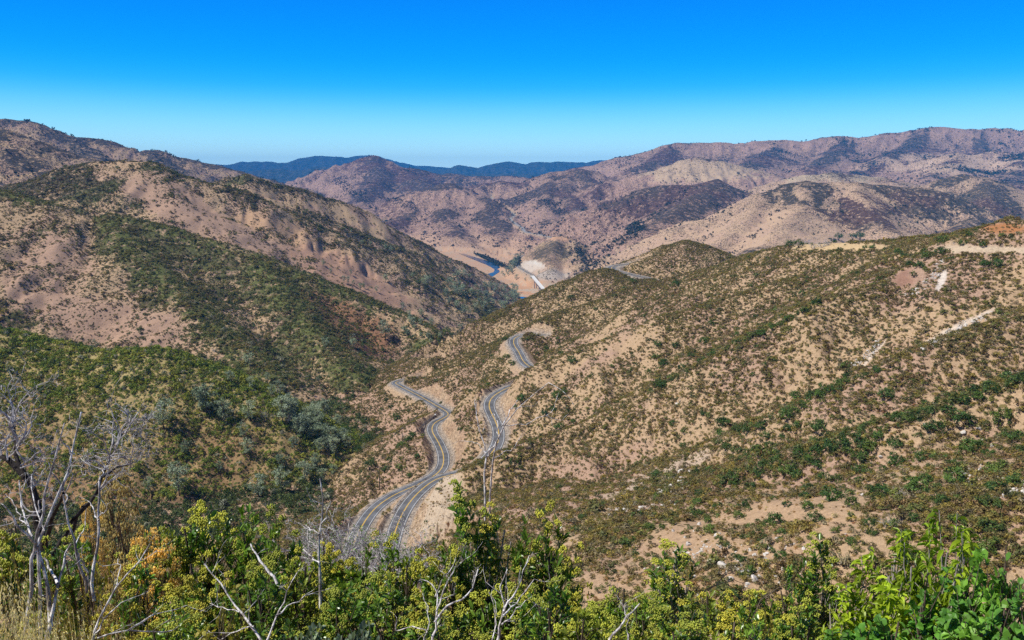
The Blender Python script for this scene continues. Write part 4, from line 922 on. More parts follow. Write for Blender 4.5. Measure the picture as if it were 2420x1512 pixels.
# ------------------------------------------------------------------ shrubs one could count on the near hillside
R2 = np.random.default_rng(5)
shrub_meshes = []
for k in range(6):
    fx = R2.uniform(.85, 1.2)
    V, Q = leaf_cloud(R2, 950, (.5 * fx, .5 / fx, .50), .085, 26, .27, low=-.25)
    shrub_meshes.append(mesh_np('green_shrub', V, Q, M_OAK))
A6 = lambda x, y, w: (1535.7 + .3711 * x, 708.7 + .3711 * y, .3711 * w)
A23 = lambda x, y, w: (1358.3 + .2773 * x, 1092.6 + .2773 * y, .2773 * w)
A40 = lambda x, y, w: (1830.8 + .2774 * x, 1092.6 + .2774 * y, .2774 * w)
A5 = lambda x, y, w: (767.7 + .3906 * x, 708.7 + .3906 * y, .3906 * w)
A3 = lambda x, y, w: (1535.5 + .3651 * x, 236.2 + .3651 * y, .3651 * w)
S6 = [(1500,590,105),(1245,410,65),(920,605,65),(470,768,85),(450,850,90),(560,815,80),(170,285,60),(205,430,65),(85,400,70),(40,355,50),(45,275,50),(260,350,45),(315,385,45),(410,330,60),(340,260,60),(555,215,35),(385,145,40),(340,720,45),(145,785,40),(220,830,45),(210,920,50),(240,980,30),(740,860,70),(755,910,60),(680,950,75),(840,865,45),(880,810,70),(940,790,60),(1085,810,110),(1280,770,40),(1570,740,65),(1390,785,60),(1975,750,140),(2235,745,130),(1810,810,110),(1550,900,100),(1735,1000,90),(1560,1010,110),(2045,940,140),(2150,970,90),(2340,870,110),(1940,1030,100),(1320,1080,90),(1330,1140,60),(1100,1120,80),(1185,1135,80),(1000,1200,90),(970,1220,95),(1160,1230,150),(1285,1290,90),(1460,1210,140),(1690,1180,150),(1750,1140,90),(1935,1120,150),(2200,1060,150),(2320,1150,100),(2190,1190,110),(1850,1270,110),(1950,1260,60),(2170,1290,150),(1680,1310,80),(1690,1380,80),(870,1295,60),(1000,1310,85),(1080,1315,50),(1040,1385,90),(1280,1365,45),(800,1400,110),(600,1305,65),(560,1365,80),(690,1405,40),(640,1440,60),(430,1305,60),(310,1280,75),(640,1180,80),(525,1170,60),(445,1175,50),(1100,1400,40),(1180,1460,65),(390,1460,80),(150,1370,50),(800,970,60),(940,970,90),(1050,960,100),(1150,930,110),(1220,900,100),(1330,900,110),(1400,940,100),(1060,1040,80),(870,1080,110),(700,1090,80),(930,1100,80),(1260,960,90),(1350,985,80),(1000,1010,80),
      (610,820,90),(700,790,80),(860,730,90),(920,700,70),(980,660,80),(1080,605,80),(1150,570,70),(1230,520,80),(1260,480,60),(1440,440,60),(60,530,90),(130,490,60),(700,205,70),(780,165,60),(840,145,50),(890,110,60),(980,65,60),(1450,860,80),(1640,760,70),(1700,740,80),(1900,690,80),(2000,640,70),(2080,610,70),(2200,570,70)]
S23 = [(695,290,95),(1035,430,120),(700,100,95),(1060,265,95),(1340,175,85),(1240,190,70),(1045,335,100),(1210,355,80),(1445,360,90),(1390,430,100),(1125,490,80),(1165,565,120),(640,545,100),(730,550,70),(915,595,40),(1510,540,90),(1580,490,60),(1650,510,100),(1720,460,90),(510,765,75),(1230,650,70),(1445,630,70),(1715,590,45),(1750,640,60),(1185,745,35),(1210,820,40),(1420,820,90),(1355,790,75),(1490,910,100),(1425,955,50),(1680,745,60),(1765,790,120),(1235,1050,90),(2000,640,60),(2080,630,70),(1570,660,60),(65,465,70),(100,520,40),(840,425,60),(770,440,30),(860,465,35),(830,515,35),(980,555,50),(1900,870,110),(1960,280,100)]
S40 = [(645,670,90),(1840,540,190),(1550,500,140),(1800,690,190),(1120,610,110),(1120,740,120),(1170,830,110),(800,500,120),(1010,520,110),(830,590,90)]
S5 = [(440,715,45),(400,645,35),(505,845,50),(590,815,30),(370,1020,45),(395,965,45),(515,1060,32),(450,1010,60),(820,785,40),(1155,645,45),(1190,595,60),(1380,655,50),(1400,570,70),(1450,550,50),(1325,685,45),(1500,735,40),(1490,360,60),(1285,320,25),(1340,290,35),(1130,380,50),(1100,345,45),(985,510,30),(1420,760,60),(1245,840,35),(1305,1280,55),(1255,1210,36),(1415,1130,40),(430,690,40),(560,940,40),(475,870,60),(520,820,50),(1050,430,30),(1090,235,40),(1430,320,45),(1180,1010,30),(700,620,22),(880,550,28),(370,600,32),(320,740,36)]
S3 = [(985,1245,50),(395,1440,40),(1055,1108,25),(1745,1065,70),(1680,1060,45),(1835,950,110),(1780,1000,90),(1890,900,80),(1950,1020,40),(165,1185,60),(1000,1370,40),(1080,1300,60),(930,1400,60),(1880,985,80),(2060,870,50),(2110,790,60),(2280,870,40),(1230,965,40),(1390,950,40),(1435,950,45),(1600,985,50),(2160,1060,60),(2240,1060,90),(2310,740,70),(2380,730,80),(2200,770,60),(2030,920,60),(2150,930,50),(1640,1000,60)]
placed = []
def add_shrubs(L, f):
    for q in L:
        px, py, w = f(*q)
        if any(math.hypot(px - a, py - b) < .45 * (w + c) * .5 for a, b, c in placed): continue
        placed.append((px, py, w))
add_shrubs(S6, A6); add_shrubs(S23, A23); add_shrubs(S40, A40); add_shrubs(S5, A5); add_shrubs(S3, A3)
R3 = np.random.default_rng(12)
NSH = 0
for px, py, w in placed:
    g = cast(px, py + w * .28)
    if g is None: continue
    d = g[1] * CP - g[2] * SP; s = w * d / F
    if s > 9: continue
    o = link('green_shrub', shrub_meshes[NSH % 6]); hs = R3.uniform(.8, 1.1)
    o.location = (g[0], g[1], ground(g[0], g[1]) - .06 * s); o.scale = (s * 1.1, s * 1.1, s * hs); o.rotation_euler = (R3.normal(0, .08), R3.normal(0, .08), R3.uniform(0, 6.28))
    words = ('large' if w > 30 else 'small' if w < 16 else 'medium') + (' tall' if hs > 1.0 else ' low' if hs < .88 else ' round') + ' dark green shrub'
    pend(o, words, px, py, 'shrub', 'dark green shrubs dotted over the near hillside'); NSH += 1
log('shrubs', NSH)
# the many more that are smaller, over the lower near slope
dens = np.where((ZN == 1), .006 + .010 * smooth(330, 200, GY), 0) * (BARE < .3) * smooth(-.2, .3, small + .5 * mid) + np.where((ZN == 1) & (GY > 400), .0035, 0) * (BARE < .2) + .02 * (ZN == 1) * (BARE > .15) * (CUTF < .2) * (GRAV < .1) * (GY < 700) * smooth(0, .3, small)
P, i, j = sample(dens, 2, R3)
strips = [([(0, 580), (230, 460), (500, 310), (680, 210), (970, 80), (1090, 0)], 120, 8), ([(600, 830), (950, 650), (1180, 560), (1450, 440)], 80, 11), ([(400, 1190), (850, 1000), (1250, 850), (1650, 740), (1970, 620), (2381, 500)], 210, 24), ([(420, 900), (620, 1000), (900, 1090)], 60, 24)]
X_ = []
for L, cnt, w in strips:
    for _ in range(cnt):
        k = R3.integers(0, len(L) - 1); t = R3.random(); g = cast(*A6(L[k][0] + (L[k + 1][0] - L[k][0]) * t + R3.normal(0, w), L[k][1] + (L[k + 1][1] - L[k][1]) * t + R3.normal(0, w), 1)[:2])
        if g: X_.append(g)
P = np.concatenate([P, np.array(X_)]); n = len(P); s = np.exp(R3.normal(0, .35, n)) * 1.9
size = np.stack([s, s, s * R3.uniform(.7, 1.2, n)], 1); rot = np.stack([0 * s, 0 * s, R3.uniform(0, 6.28, n)], 1)
tint = np.tile(np.array((.075, .125, .03), np.float32), (n, 1)); u = R3.random(n); tint[u < .3] = (.14, .165, .045)
scatter('hillside_brush', 'smaller dark green bushes among the scrub', P, rot, size, tint, PROTO_BRUSH, 8)

# ------------------------------------------------------------------ pines
def pine_meshes(seed):
    r = np.random.default_rng(seed); T = Bag(); C = Bag()
    lean = r.normal(0, .05, 2); fork = r.uniform(.35, .6)
    z = np.linspace(-.03, .9, 9); px = lean[0] * z + .015 * np.sin(z * 7 + r.uniform(0, 6)); py = lean[1] * z + .015 * np.cos(z * 6 + r.uniform(0, 6))
    trunk = np.stack([px, py, z], 1); T.add(*tube(trunk, np.linspace(.021, .005, 9), 5))
    tips = []
    for k in range(26):
        t = r.uniform(.30, .97); b = trunk[min(8, int(t * 8))]; a = r.uniform(0, 6.28); L = (.10 + .17 * math.sin(math.pi * min(1, (1.05 - t) * 1.25))) * r.uniform(.6, 1.25)
        e = b + np.array((math.cos(a) * L, math.sin(a) * L, L * r.uniform(.15, .75)))
        T.add(*tube([b, (b + e) / 2 + (0, 0, -.01), e], (.006, .004, .002), 3)); tips += [e, (b * .35 + e * .65)]
    tips.append(trunk[-1] + (0, 0, .05))
    for e in tips:
        n = 22; p = e + r.normal(size=(n, 3)) * (.040, .040, .030)
        V, Q = cards(p, unit(r.normal(size=(n, 3)) + (0, 0, .5)), .055 * r.uniform(.7, 1.3, n), .020, r); C.add(V, Q)
    return T.mesh('trunk', M_BARK, True), C.mesh('crown', M_PINE)
PINES = [pine_meshes(40 + k) for k in range(6)]
def pine(px, pyb, pyt, grey=False, words=None, k=None):
    g = cast(px, pyb)
    if g is None: return False
    d = g[1] * CP - g[2] * SP; h = abs(pyb - pyt) * d / F * 1.04
    k = R3.integers(0, 6) if k is None else k
    o = bpy.data.objects.new('pine_tree', None); COL.objects.link(o); o.location = g; o.scale = (h * R3.uniform(.85, 1.15),) * 2 + (h,); o.rotation_euler = (0, 0, R3.uniform(0, 6.28))
    t, c = PINES[k]; link('trunk', t, o); link('crown', c, o)
    words = words or (('tall' if abs(pyb - pyt) > 55 else 'small' if abs(pyb - pyt) < 20 else 'medium') + ' grey green pine')
    pend(o, words, px, (pyb + pyt) / 2, 'pine tree', 'grey green pines on the valley slopes'); return True
B4 = lambda x, y: (.3515 * x, 708.7 + .3515 * y)
for x, yb, yt in [(1100,870,650),(1395,770,560),(1350,750,610),(1510,830,650),(1680,815,670),(1635,930,815),(1905,830,640),(1960,800,660),(2025,940,760),(2100,940,780),(1245,1050,935),(1665,1050,920),(1200,1310,1075),(1740,1330,1160),(1900,1300,1110),(2050,1230,1065),(1665,450,340),(1690,600,510),(1550,560,470),(1800,560,480),(1830,650,560),(1870,620,530),(1900,640,560),(1950,700,620),(1990,760,650),(2150,890,740),(2290,960,880),(2240,1050,900),(2330,1000,880),(2200,980,830),(2060,880,740),(2130,790,690),(640,335,265),(1020,330,285),(2140,560,510),(2190,330,240),(2080,840,720),(1935,760,630),(1890,1130,1010),(2120,1130,1020),(1480,1160,1080),(1000,1290,1180),(1980,1010,900)]:
    a, b = B4(x, yb); pine(a, b, B4(x, yt)[1])
B2 = lambda x, y: (708.8 + .3515 * x, 295.3 + .3515 * y)
for x, yb, yt in [(355,1500,1420),(575,1440,1310),(575,1060,1000),(610,860,810),(575,840,800),(415,810,770),(475,820,780),(295,1060,1010),(325,1065,1015),(360,1085,1040),(405,1110,1060),(430,1100,1060),(515,1125,1080),(340,1010,970),(210,1000,960),(155,945,905),(840,1080,1010),(865,1060,1000),(755,1030,990),(820,1290,1230),(885,1360,1290),(1075,1390,1330),(260,700,680),(345,725,700),(770,780,760),(1005,935,900),(690,1240,1190),(940,1440,1400),(880,1470,1430),(700,1400,1340),(860,1440,1390)]:
    a, b = B2(x, yb); pine(a, b, B2(x, yt)[1])
def inside(x, y, poly):
    c = False; n = len(poly)
    for i in range(n):
        (x1, y1), (x2, y2) = poly[i], poly[i - 1]
        if (y1 > y) != (y2 > y) and x < (x2 - x1) * (y - y1) / (y2 - y1) + x1: c = not c
    return c
def pine_patch(poly, n, f, hmin, hmax):
    xs = [p[0] for p in poly]; ys = [p[1] for p in poly]; k = 0; pts = []
    for _ in range(6000):
        if k >= n: break
        x = R3.uniform(min(xs), max(xs)); y = R3.uniform(min(ys), max(ys))
        if not inside(x, y, poly) or any(math.hypot(x - a, y - b) < 9 for a, b in pts): continue
        pts.append((x, y)); a, b = f(x, y); h = R3.uniform(hmin, hmax)
        k += pine(a, b, b - h)
pine_patch([(960,1170),(1010,1000),(1100,1010),(1250,1090),(1400,1090),(1480,1170),(1400,1250),(1250,1280),(1100,1280),(960,1200)], 62, B2, 12, 24)
pine_patch([(1380,1120),(1420,1080),(1490,1180),(1440,1200)], 10, B2, 16, 24)
pine_patch([(650,1290),(760,1240),(880,1340),(960,1460),(850,1500),(700,1420)], 12, B2, 12, 22)
pine_patch([(2000,700),(2180,760),(2340,900),(2340,1150),(2150,1250),(2050,1050),(1900,700)], 20, B4, 30, 55)
B3 = lambda x, y: (1092.5 + .2074 * x, 502 + .2074 * y)
for x, yb, yt in [(570,650,560),(590,610,520),(605,570,470),(500,690,620),(530,690,620),(560,685,600),(480,740,690),(455,720,660),(610,770,700),(715,780,740),(780,755,725),(1055,850,820),(870,700,660),(715,420,385),(505,435,400),(540,660,590),(620,600,540),(585,640,570),(550,620,540),(640,520,470),(660,500,460),(690,480,445),(520,720,660),(760,440,410),(565,710,640),(630,560,500)]:
    a, b = B3(x, yb); pine(a, b, B3(x, yt)[1])
log('pines', sum(1 for o in bpy.data.objects if o.name.startswith('pine_tree')))
# round oaks on the plateau and along the creek
def oak_mesh(seed):
    r = np.random.default_rng(seed); T = Bag()
    for a in np.linspace(0, 6.28, 4)[:-1]:
        T.add(*tube([(0, 0, -.05), (.04 * math.cos(a), .04 * math.sin(a), .15), (.2 * math.cos(a), .2 * math.sin(a), .45)], (.04, .03, .012), 5))
    V, Q = leaf_cloud(r, 1500, (.5, .5, .40), .055, 34, .26, low=-.35); V = V + (0, 0, .22)
    return T.mesh('trunk', M_BARK, True), mesh_np('crown', V, Q, M_OAK)
OAKS = [oak_mesh(70 + k) for k in range(3)]
def oak(px, py, w, words):
    g = cast(px, py)
    if g is None: return
    s = w * (g[1] * CP - g[2] * SP) / F
    o = bpy.data.objects.new('oak_tree', None); COL.objects.link(o); o.location = g; o.scale = (s, s, s * R3.uniform(.9, 1.15)); o.rotation_euler = (0, 0, R3.uniform(0, 6.28))
    t, c = OAKS[R3.integers(0, 3)]; link('trunk', t, o); link('crown', c, o)
    pend(o, words, px, py - w * .4, 'oak tree', 'dark round oaks')
for x, y, w in [(1220,910,64),(1310,908,58),(1358,906,66),(900,960,60),(960,958,70)]: oak(*A3(x, y, w), 'dark dense oak')
for x, y, w in [(985,1415,62),(1020,1420,34)]: oak(708.8 + .3515 * x, 295.3 + .3515 * y, w * .3515, 'dark round oak')
for x, y, w in [(1950,815,70),(1240,1000,70)]: oak(1092.5 + .2074 * x, 502 + .2074 * y, w * .2074 * 1.2, 'dark round oak')
for x, y, w in [(270,1030,80),(230,870,60),(120,800,70),(200,930,60),(250,850,50)]: oak(767.7 + .3906 * x, 708.7 + .3906 * y, w * .3906, 'dark bushy oak')

# ------------------------------------------------------------------ dead wood: snags, grey shrubs
def grow(bag, r, p, d, L, rad, depth, spread=.6, curl=.25, up=.1, sides=5, ratio=.72, kids=(2, 3), seg=4, minr=.0012):
    """a limb and everything that grows from it"""
    pts = [np.array(p, float)]; dd = np.array(d, float)
    for k in range(seg):
        dd = unit(dd + r.normal(size=3) * curl * .5 + (0, 0, up * .3)); pts.append(pts[-1] + dd * L / seg)
    bag.add(*tube(pts, np.maximum(np.linspace(rad, rad * .62, seg + 1), minr), sides))
    if depth <= 0: return
    for k in range(r.integers(kids[0], kids[1] + 1)):
        t = r.uniform(.35, 1.0) if k else 1.0
        q = pts[-1] if t > .95 else pts[max(1, int(t * seg))]
        nd = unit(dd + r.normal(size=3) * spread + (0, 0, up))
        grow(bag, r, q, nd, L * ratio * r.uniform(.7, 1.15), rad * .62 * r.uniform(.75, 1), depth - 1, spread, curl, up, max(3, sides - 1), ratio, kids, seg, minr)
def snag(px, pyb, pyt, words, mat=None):
    g = cast(px, pyb)
    if g is None: return
    h = abs(pyb - pyt) * (g[1] * CP - g[2] * SP) / F; r = np.random.default_rng(int(px * 7 + pyb)); b = Bag()
    z = np.linspace(-.3, h, 7); c = np.stack([r.normal(0, .012 * h, 7).cumsum() * .4, 0 * z, z], 1); b.add(*tube(c, np.linspace(.022 * h, .006 * h, 7) + .05, 5))
    for k in range(9):
        i = r.integers(2, 7); a = r.uniform(0, 6.28); l = h * r.uniform(.06, .2)
        grow(b, r, c[i], (math.cos(a), math.sin(a), .3), l, .008 * h + .02, 1, sides=3)
    o = link('dead_tree', b.mesh('dead_tree', mat or M_CHAR), None, g); pend(o, words, px, (pyb + pyt) / 2, 'dead tree', 'bare dead trees on the hillsides')
for x, yb, yt in [(1575,980,900),(1710,935,855),(1620,930,895),(470,800,770)]: snag(*B3(x, yb), B3(x, yt)[1], 'thin bare dark snag')
for x, yb, yt in [(820,400,310),(330,1150,1010),(470,855,785)]: snag(767.7 + .3906 * x, 708.7 + .3906 * yb, 708.7 + .3906 * yt, 'thin blackened snag')
for x, yb, yt in [(325,285,230),(1200,380,300),(2200,780,640)]: snag(*B4(x, yb), B4(x, yt)[1], 'thin bare dark snag')
snag(1703, 592, 578, 'thin bare dark snag')
def grey_shrub(px, py, w, words, depth=3, mat=None):
    g = cast(px, py)
    if g is None: return
    s = w * (g[1] * CP - g[2] * SP) / F; r = np.random.default_rng(int(px * 3 + py)); b = Bag()
    for k in range(9):
        a = r.uniform(0, 6.28); grow(b, r, (r.normal(0, .06) * s, r.normal(0, .06) * s, -.05 * s), unit(np.array((math.cos(a), math.sin(a), 1.0))), .30 * s, .012 * s, depth, .6, .35, .15, 3, .74, (2, 3), 3, .008)
    o = link('dead_shrub', b.mesh('dead_shrub', mat or M_DEADGREY), None, g); pend(o, words, px, py - .3 * w, 'dead shrub', 'grey leafless shrubs')
for x, y, w in [(960,560,230),(1075,290,150),(1420,370,70),(745,290,40)]: grey_shrub(*A40(x, y, w), 'grey leafless shrub')
for x, y, w in [(1060,960,90),(1110,955,100),(1150,940,80),(980,945,70),(1020,930,70),(1560,905,40),(1960,935,50)]: grey_shrub(*A3(x, y, w), 'pale grey leafless shrub')
for x, y, w in [(1225,900,60),(1150,740,50),(240,900,70),(470,830,50)]: grey_shrub(*A5(x, y, w), 'grey leafless shrub')
for x, yb, w in [(1790,800,120),(1250,760,60),(980,500,50),(1920,820,110),(2200,1000,120),(1800,1390,80),(860,340,45),(350,540,50),(830,600,70),(1440,350,60)]: a, b = B4(x, yb); grey_shrub(a, b, w * .3515, 'grey leafless shrub')
for x, y, w in [(1350,1060,40),(1300,1110,50),(690,1240,70)]: a, b = B2(x, y); grey_shrub(a, b, w * .3515, 'grey leafless shrub')
log('dead wood')

# ------------------------------------------------------------------ rocks
def rock_mesh(seed):
    r = np.random.default_rng(seed)
    b = bpy.data.meshes.new('tmp'); import bmesh
    bm = bmesh.new(); bmesh.ops.create_icosphere(bm, subdivisions=2, radius=.5)
    pl = [unit(r.normal(size=3)) for _ in range(9)]
    for v in bm.verts:
        p = np.array(v.co)
        for n in pl:
            e = p @ n - .33
            if e > 0: p = p - n * e * .9
        v.co = p * (1, .75, .6) + r.normal(0, .008, 3)
    bm.to_mesh(b); bm.free(); b.name = 'boulder'; b.materials.append(M_ROCK); return b
ROCKS = [rock_mesh(k) for k in range(5)]
done = []
def rock(px, py, w):
    if any(math.hypot(px - a, py - b) < 6 for a, b in done): return
    done.append((px, py)); g = cast(px, py + .3 * w)
    if g is None: return
    s = w * (g[1] * CP - g[2] * SP) / F
    o = link('boulder', ROCKS[len(done) % 5], None, (g[0], g[1], g[2] + .12 * s)); o.scale = (s, s, s * R3.uniform(.8, 1.2)); o.rotation_euler = (R3.normal(0, .3), R3.normal(0, .3), R3.uniform(0, 6.28))
    pend(o, ('large' if w > 13 else 'small' if w < 9 else 'medium') + ' pale boulder', px, py, 'boulder', 'pale boulders on the near hillside')
for q in [(925,95,40),(850,135,40),(815,190,52),(660,180,35),(300,185,22),(740,360,40),(575,300,40),(545,330,36),(600,340,30),(1840,690,40),(1865,688,30),(1015,780,35),(1710,965,35),(1570,960,30),(1770,900,50),(1650,720,50),(1410,1085,30),(1490,1075,25),(1280,870,25),(500,395,26),(460,420,26),(520,370,30),(490,330,28),(1110,100,36),(1235,940,22)]: rock(*A23(*q))
for q in [(1120,48,68),(1690,45,35),(1750,38,30),(1980,230,38),(2065,280,38),(1610,350,26),(150,690,38),(605,605,30),(65,905,48),(245,725,50)]: rock(*A40(*q))
for q in [(2095,810,44),(1990,835,54),(1810,655,60),(1850,650,36),(2180,920,44),(2105,885,44),(1470,990,44),(170,655,34),(190,640,26),(135,1180,48),(215,1105,42),(155,1140,42),(1350,1235,34),(1745,785,28),(2160,545,26),(2290,460,40),(2330,455,30)]: rock(*A6(*q))
# rubble streaks
def rubble(lines, n, label):
    P = []
    while len(P) < n:
        L = lines[R3.integers(0, len(lines))]; k = R3.integers(0, len(L) - 1); t = R3.random(); (x0, y0, w0), (x1, y1, w1) = L[k], L[k + 1]
        g = cast(x0 + (x1 - x0) * t + R3.normal(0, w0), y0 + (y1 - y0) * t + R3.normal(0, w0 * .6))
        if g: P.append(g)
    n = len(P); s = np.exp(R3.normal(0, .5, n)) * .85
    scatter('rubble', label, np.array(P), R3.normal(0, .6, (n, 3)), np.stack([s, s, s], 1), np.ones((n, 3)), prototypes('stone', ROCKS), 2)
rubble([[A6(2170, 90, 18), A6(2010, 160, 18), A6(1870, 240, 18), A6(1740, 300, 14)], [A6(1460, 260, 10), A6(1410, 330, 14), A6(1300, 420, 14)], [A3(1890, 1040, 16), A3(1850, 1130, 16), A3(1780, 1200, 16), A3(1650, 1270, 20)], [A23(300, 450, 60), A23(560, 330, 90), A23(760, 330, 60), A23(900, 150, 60)], [A40(1600, 60, 90), A40(2080, 250, 90)], [A6(60, 1250, 40), A6(230, 1100, 50)], [A23(1000, 800, 200), A23(1700, 950, 200)]], 1500, 'pale stones strewn in streaks down the near hillside')

# ------------------------------------------------------------------ poles and signs on the plateau
def utility_pole(px, pyb, pyt, label):
    g = cast(px, pyb)
    if g is None: return
    h = abs(pyb - pyt) * g[1] / F; o = bpy.data.objects.new('utility_pole', None); COL.objects.link(o); o.location = g; tag(o, label, 'utility pole', 'bare wooden poles on the plateau edge')
    link('pole', mesh_np('pole', *tube([(0, 0, -1), (0, 0, h * .5), (.05, 0, h)], (.24, .21, .17), 8), M_POST), o)
    b = Bag(); b.add(*tube([(0, 0, h), (0, 0, h + .12)], (.19, .10), 8)); link('pole_cap', b.mesh('pole_cap', M_STEEL), o)
for x, yb, yt, lab in [(777,942,835,'leftmost bare pole of the nearer three on the plateau edge'),(798,944,822,'tallest bare pole, middle of the nearer three'),(820,942,835,'rightmost bare pole of the nearer three'),(893,917,850,'leftmost bare pole of the farther three'),(913,915,852,'middle bare pole of the farther three'),(933,914,848,'rightmost bare pole of the farther three')]:
    a, b, _ = A3(x, yb, 1); utility_pole(a, b, A3(x, yt, 1)[1], lab)
M_SIGN = plain('yellow_sign', (.80, .48, .02), .5, .3, .04, 2.0)
def road_sign(px, pyb, pyt, w, label):
    g = cast(px, pyb)
    if g is None: return
    k = g[1] / F; h = abs(pyb - pyt) * k; s = w * k * .5
    o = bpy.data.objects.new('road_sign', None); COL.objects.link(o); o.location = g; tag(o, label, 'road sign', 'yellow warning signs on the plateau road')
    link('post', mesh_np('post', *tube([(0, .06, -.3), (0, .06, h - s)], .06, 5), M_POST), o)
    V = np.array([(x * s, y, h - s + z * s) for y in (0, -.04) for x, z in ((0, -1), (1, 0), (0, 1), (-1, 0))])
    link('sign_panel', mesh_np('sign_panel', V, np.array([(0, 1, 2, 3), (7, 6, 5, 4), (0, 4, 5, 1), (1, 5, 6, 2), (2, 6, 7, 3), (3, 7, 4, 0)]), M_SIGN), o)
for x, yb, yt, w, lab in [(1510,918,886,17,'larger yellow diamond road sign on the plateau'),(1526,916,891,10,'smaller yellow sign just right of the larger diamond one'),(766,925,905,9,'small yellow sign beside the bare poles')]:
    a, b, c = A3(x, yb, w); road_sign(a, b, A3(x, yt, 1)[1], c, lab)
# drain pipes running down the fill below the lower road
M_PIPE = plain('rusty_drain_pipe', (.10, .09, .085), .6, .3, .3, 2.0)
for p0, p1, lab in [((1027, 983), (905, 1085), 'dark drain pipe running down the bank from the second culvert'), ((1003, 968), (930, 1030), 'shorter drain pipe down the bank beneath the road bend')]:
    q = [cast(p0[0] + (p1[0] - p0[0]) * t, p0[1] + (p1[1] - p0[1]) * t) for t in np.linspace(0, 1, 12)]
    q = np.array([g for g in q if g]); o_ = q[0].copy(); o = bpy.data.objects.new('drain_pipe', None); COL.objects.link(o); o.location = o_; tag(o, lab, 'drain pipe', 'drain pipes down the road bank')
    link('pipe', mesh_np('pipe', *tube(q - o_ + (0, 0, .45), .32, 7), M_PIPE), o)
    link('inlet', mesh_np('inlet', *tube([(0, 0, .45), (unit(q[0] - q[1]) * 1.8) + (0, 0, .7)], (.6, .7), 8), M_WHITE), o)
settle(); PENDING.clear()
log('things')
# ------------------------------------------------------------------ the brush at the overlook's edge
M_TOYON = leaf_material('toyon_leaves', [(.5, (.09, .20, .024)), (.5, (.145, .25, .03))], None, .32, .34, .5, 5.0, .25)
M_TOYON2 = leaf_material('yellowed_toyon_leaves', [(.5, (.24, .27, .03)), (.5, (.18, .24, .03))], None, .32, .4, .4, 5.0, .3)
M_BERRY = leaf_material('unripe_berries', [(.5, (.48, .44, .06)), (.5, (.38, .42, .06))], None, .0, .5, .3, 9.0, .22)
M_ELDER = leaf_material('elder_leaves', [(.5, (.30, .46, .03)), (.5, (.38, .50, .035))], None, .38, .4, .4, 4.0, .25)
M_BROAD = leaf_material('broad_glossy_leaves', [(.5, (.11, .28, .04)), (.5, (.15, .32, .045))], None, .28, .45, .3, 5.0, .35)
M_MANZ = leaf_material('grey_green_leaves', [(.5, (.17, .25, .17)), (.5, (.21, .28, .20))], None, .2, .5, .35, 5.0, .2)
M_GOLD = leaf_material('turning_leaves', [(.5, (.42, .25, .06)), (.5, (.33, .30, .06))], None, .3, .55, .25, 5.0, .45)
M_STRAW = leaf_material('dry_flower_heads', [(.5, (.82, .62, .26)), (.5, (.74, .60, .30))], None, .4, .7, .15, 5.0, .3)
M_OAT = leaf_material('dry_oats', [(.5, (.86, .76, .50)), (.5, (.80, .70, .45))], None, .35, .6, .2, 5.0, .2)
M_BROOM = leaf_material('broom_leaves', [(.5, (.28, .27, .04)), (.5, (.36, .30, .045))], None, .25, .55, .25, 5.0, .3)
M_STEM = plain('brown_stems', (.13, .10, .075), .85, .1, .4, 20.0)
M_PALESTEM = plain('pale_stems', (.40, .35, .31), .8, .15, .25, 20.0)
def bleached():
    m, nt, b = material('bleached_wood', .75, .2)
    P = nt.add('ShaderNodeNewGeometry').outputs['Position']; mp = nt.add('ShaderNodeMapping', {'Scale': (9, 9, 2.2)}); nt.l.new(P, mp.inputs[0])
    n = nt.noise(mp.outputs[0], 3.0, 5, .65); n2 = nt.noise(mp.outputs[0], 11.0, 3, .6)
    c = nt.mix(nt.remap(n, .40, .62), (.20, .175, .16), (.82, .79, .75)); c = nt.mix(nt.math('MULTIPLY', nt.remap(n2, .55, .7), .6), c, (.10, .085, .08))
    nt.l.new(c, b.inputs['Base Color']); bp = nt.add('ShaderNodeBump', {'Strength': .5, 'Distance': .01, 'Height': n2}); nt.l.new(bp.outputs[0], b.inputs['Normal']); return m
M_BLEACH = bleached()
LEAF_T = np.array([(0, 0, 0), (.36, 0, .02), (.72, 0, .01), (1, 0, -.07), (.34, .5, .07), (.70, .40, .05), (.34, -.5, .07), (.70, -.40, .05)])
LEAF_TRI = np.array([(0, 1, 4), (2, 3, 5), (0, 6, 1), (2, 7, 3)]); LEAF_QUAD = np.array([(1, 2, 5, 4), (6, 7, 2, 1)])
def leaves(bag, P, D, N, L, Wd, curl=1.0):
    n = len(P)
    if not n: return
    D = unit(D); B = unit(np.cross(N, D)); N = np.cross(D, B); L = np.broadcast_to(L, n)[:, None, None]; Wd = np.broadcast_to(Wd, n)[:, None, None]
    V = P[:, None] + D[:, None] * LEAF_T[None, :, :1] * L + B[:, None] * LEAF_T[None, :, 1:2] * Wd + N[:, None] * LEAF_T[None, :, 2:] * L * curl
    off = (np.arange(n) * 8)[:, None, None]; base = bag.n
    bag.add(V.reshape(-1, 3), (LEAF_TRI[None] + off).reshape(-1, 3)); bag.Q.append((LEAF_QUAD[None] + off).reshape(-1, 4) + base)
OCT = np.array([(1, 0, 0), (-1, 0, 0), (0, 1, 0), (0, -1, 0), (0, 0, 1), (0, 0, -1)], float)
OCT_T = np.array([(0, 2, 4), (2, 1, 4), (1, 3, 4), (3, 0, 4), (2, 0, 5), (1, 2, 5), (3, 1, 5), (0, 3, 5)])
def beads(bag, P, rad):
    n = len(P); V = P[:, None] + OCT[None] * np.broadcast_to(rad, n)[:, None, None]; bag.add(V.reshape(-1, 3), (OCT_T[None] + (np.arange(n) * 6)[:, None, None]).reshape(-1, 3))
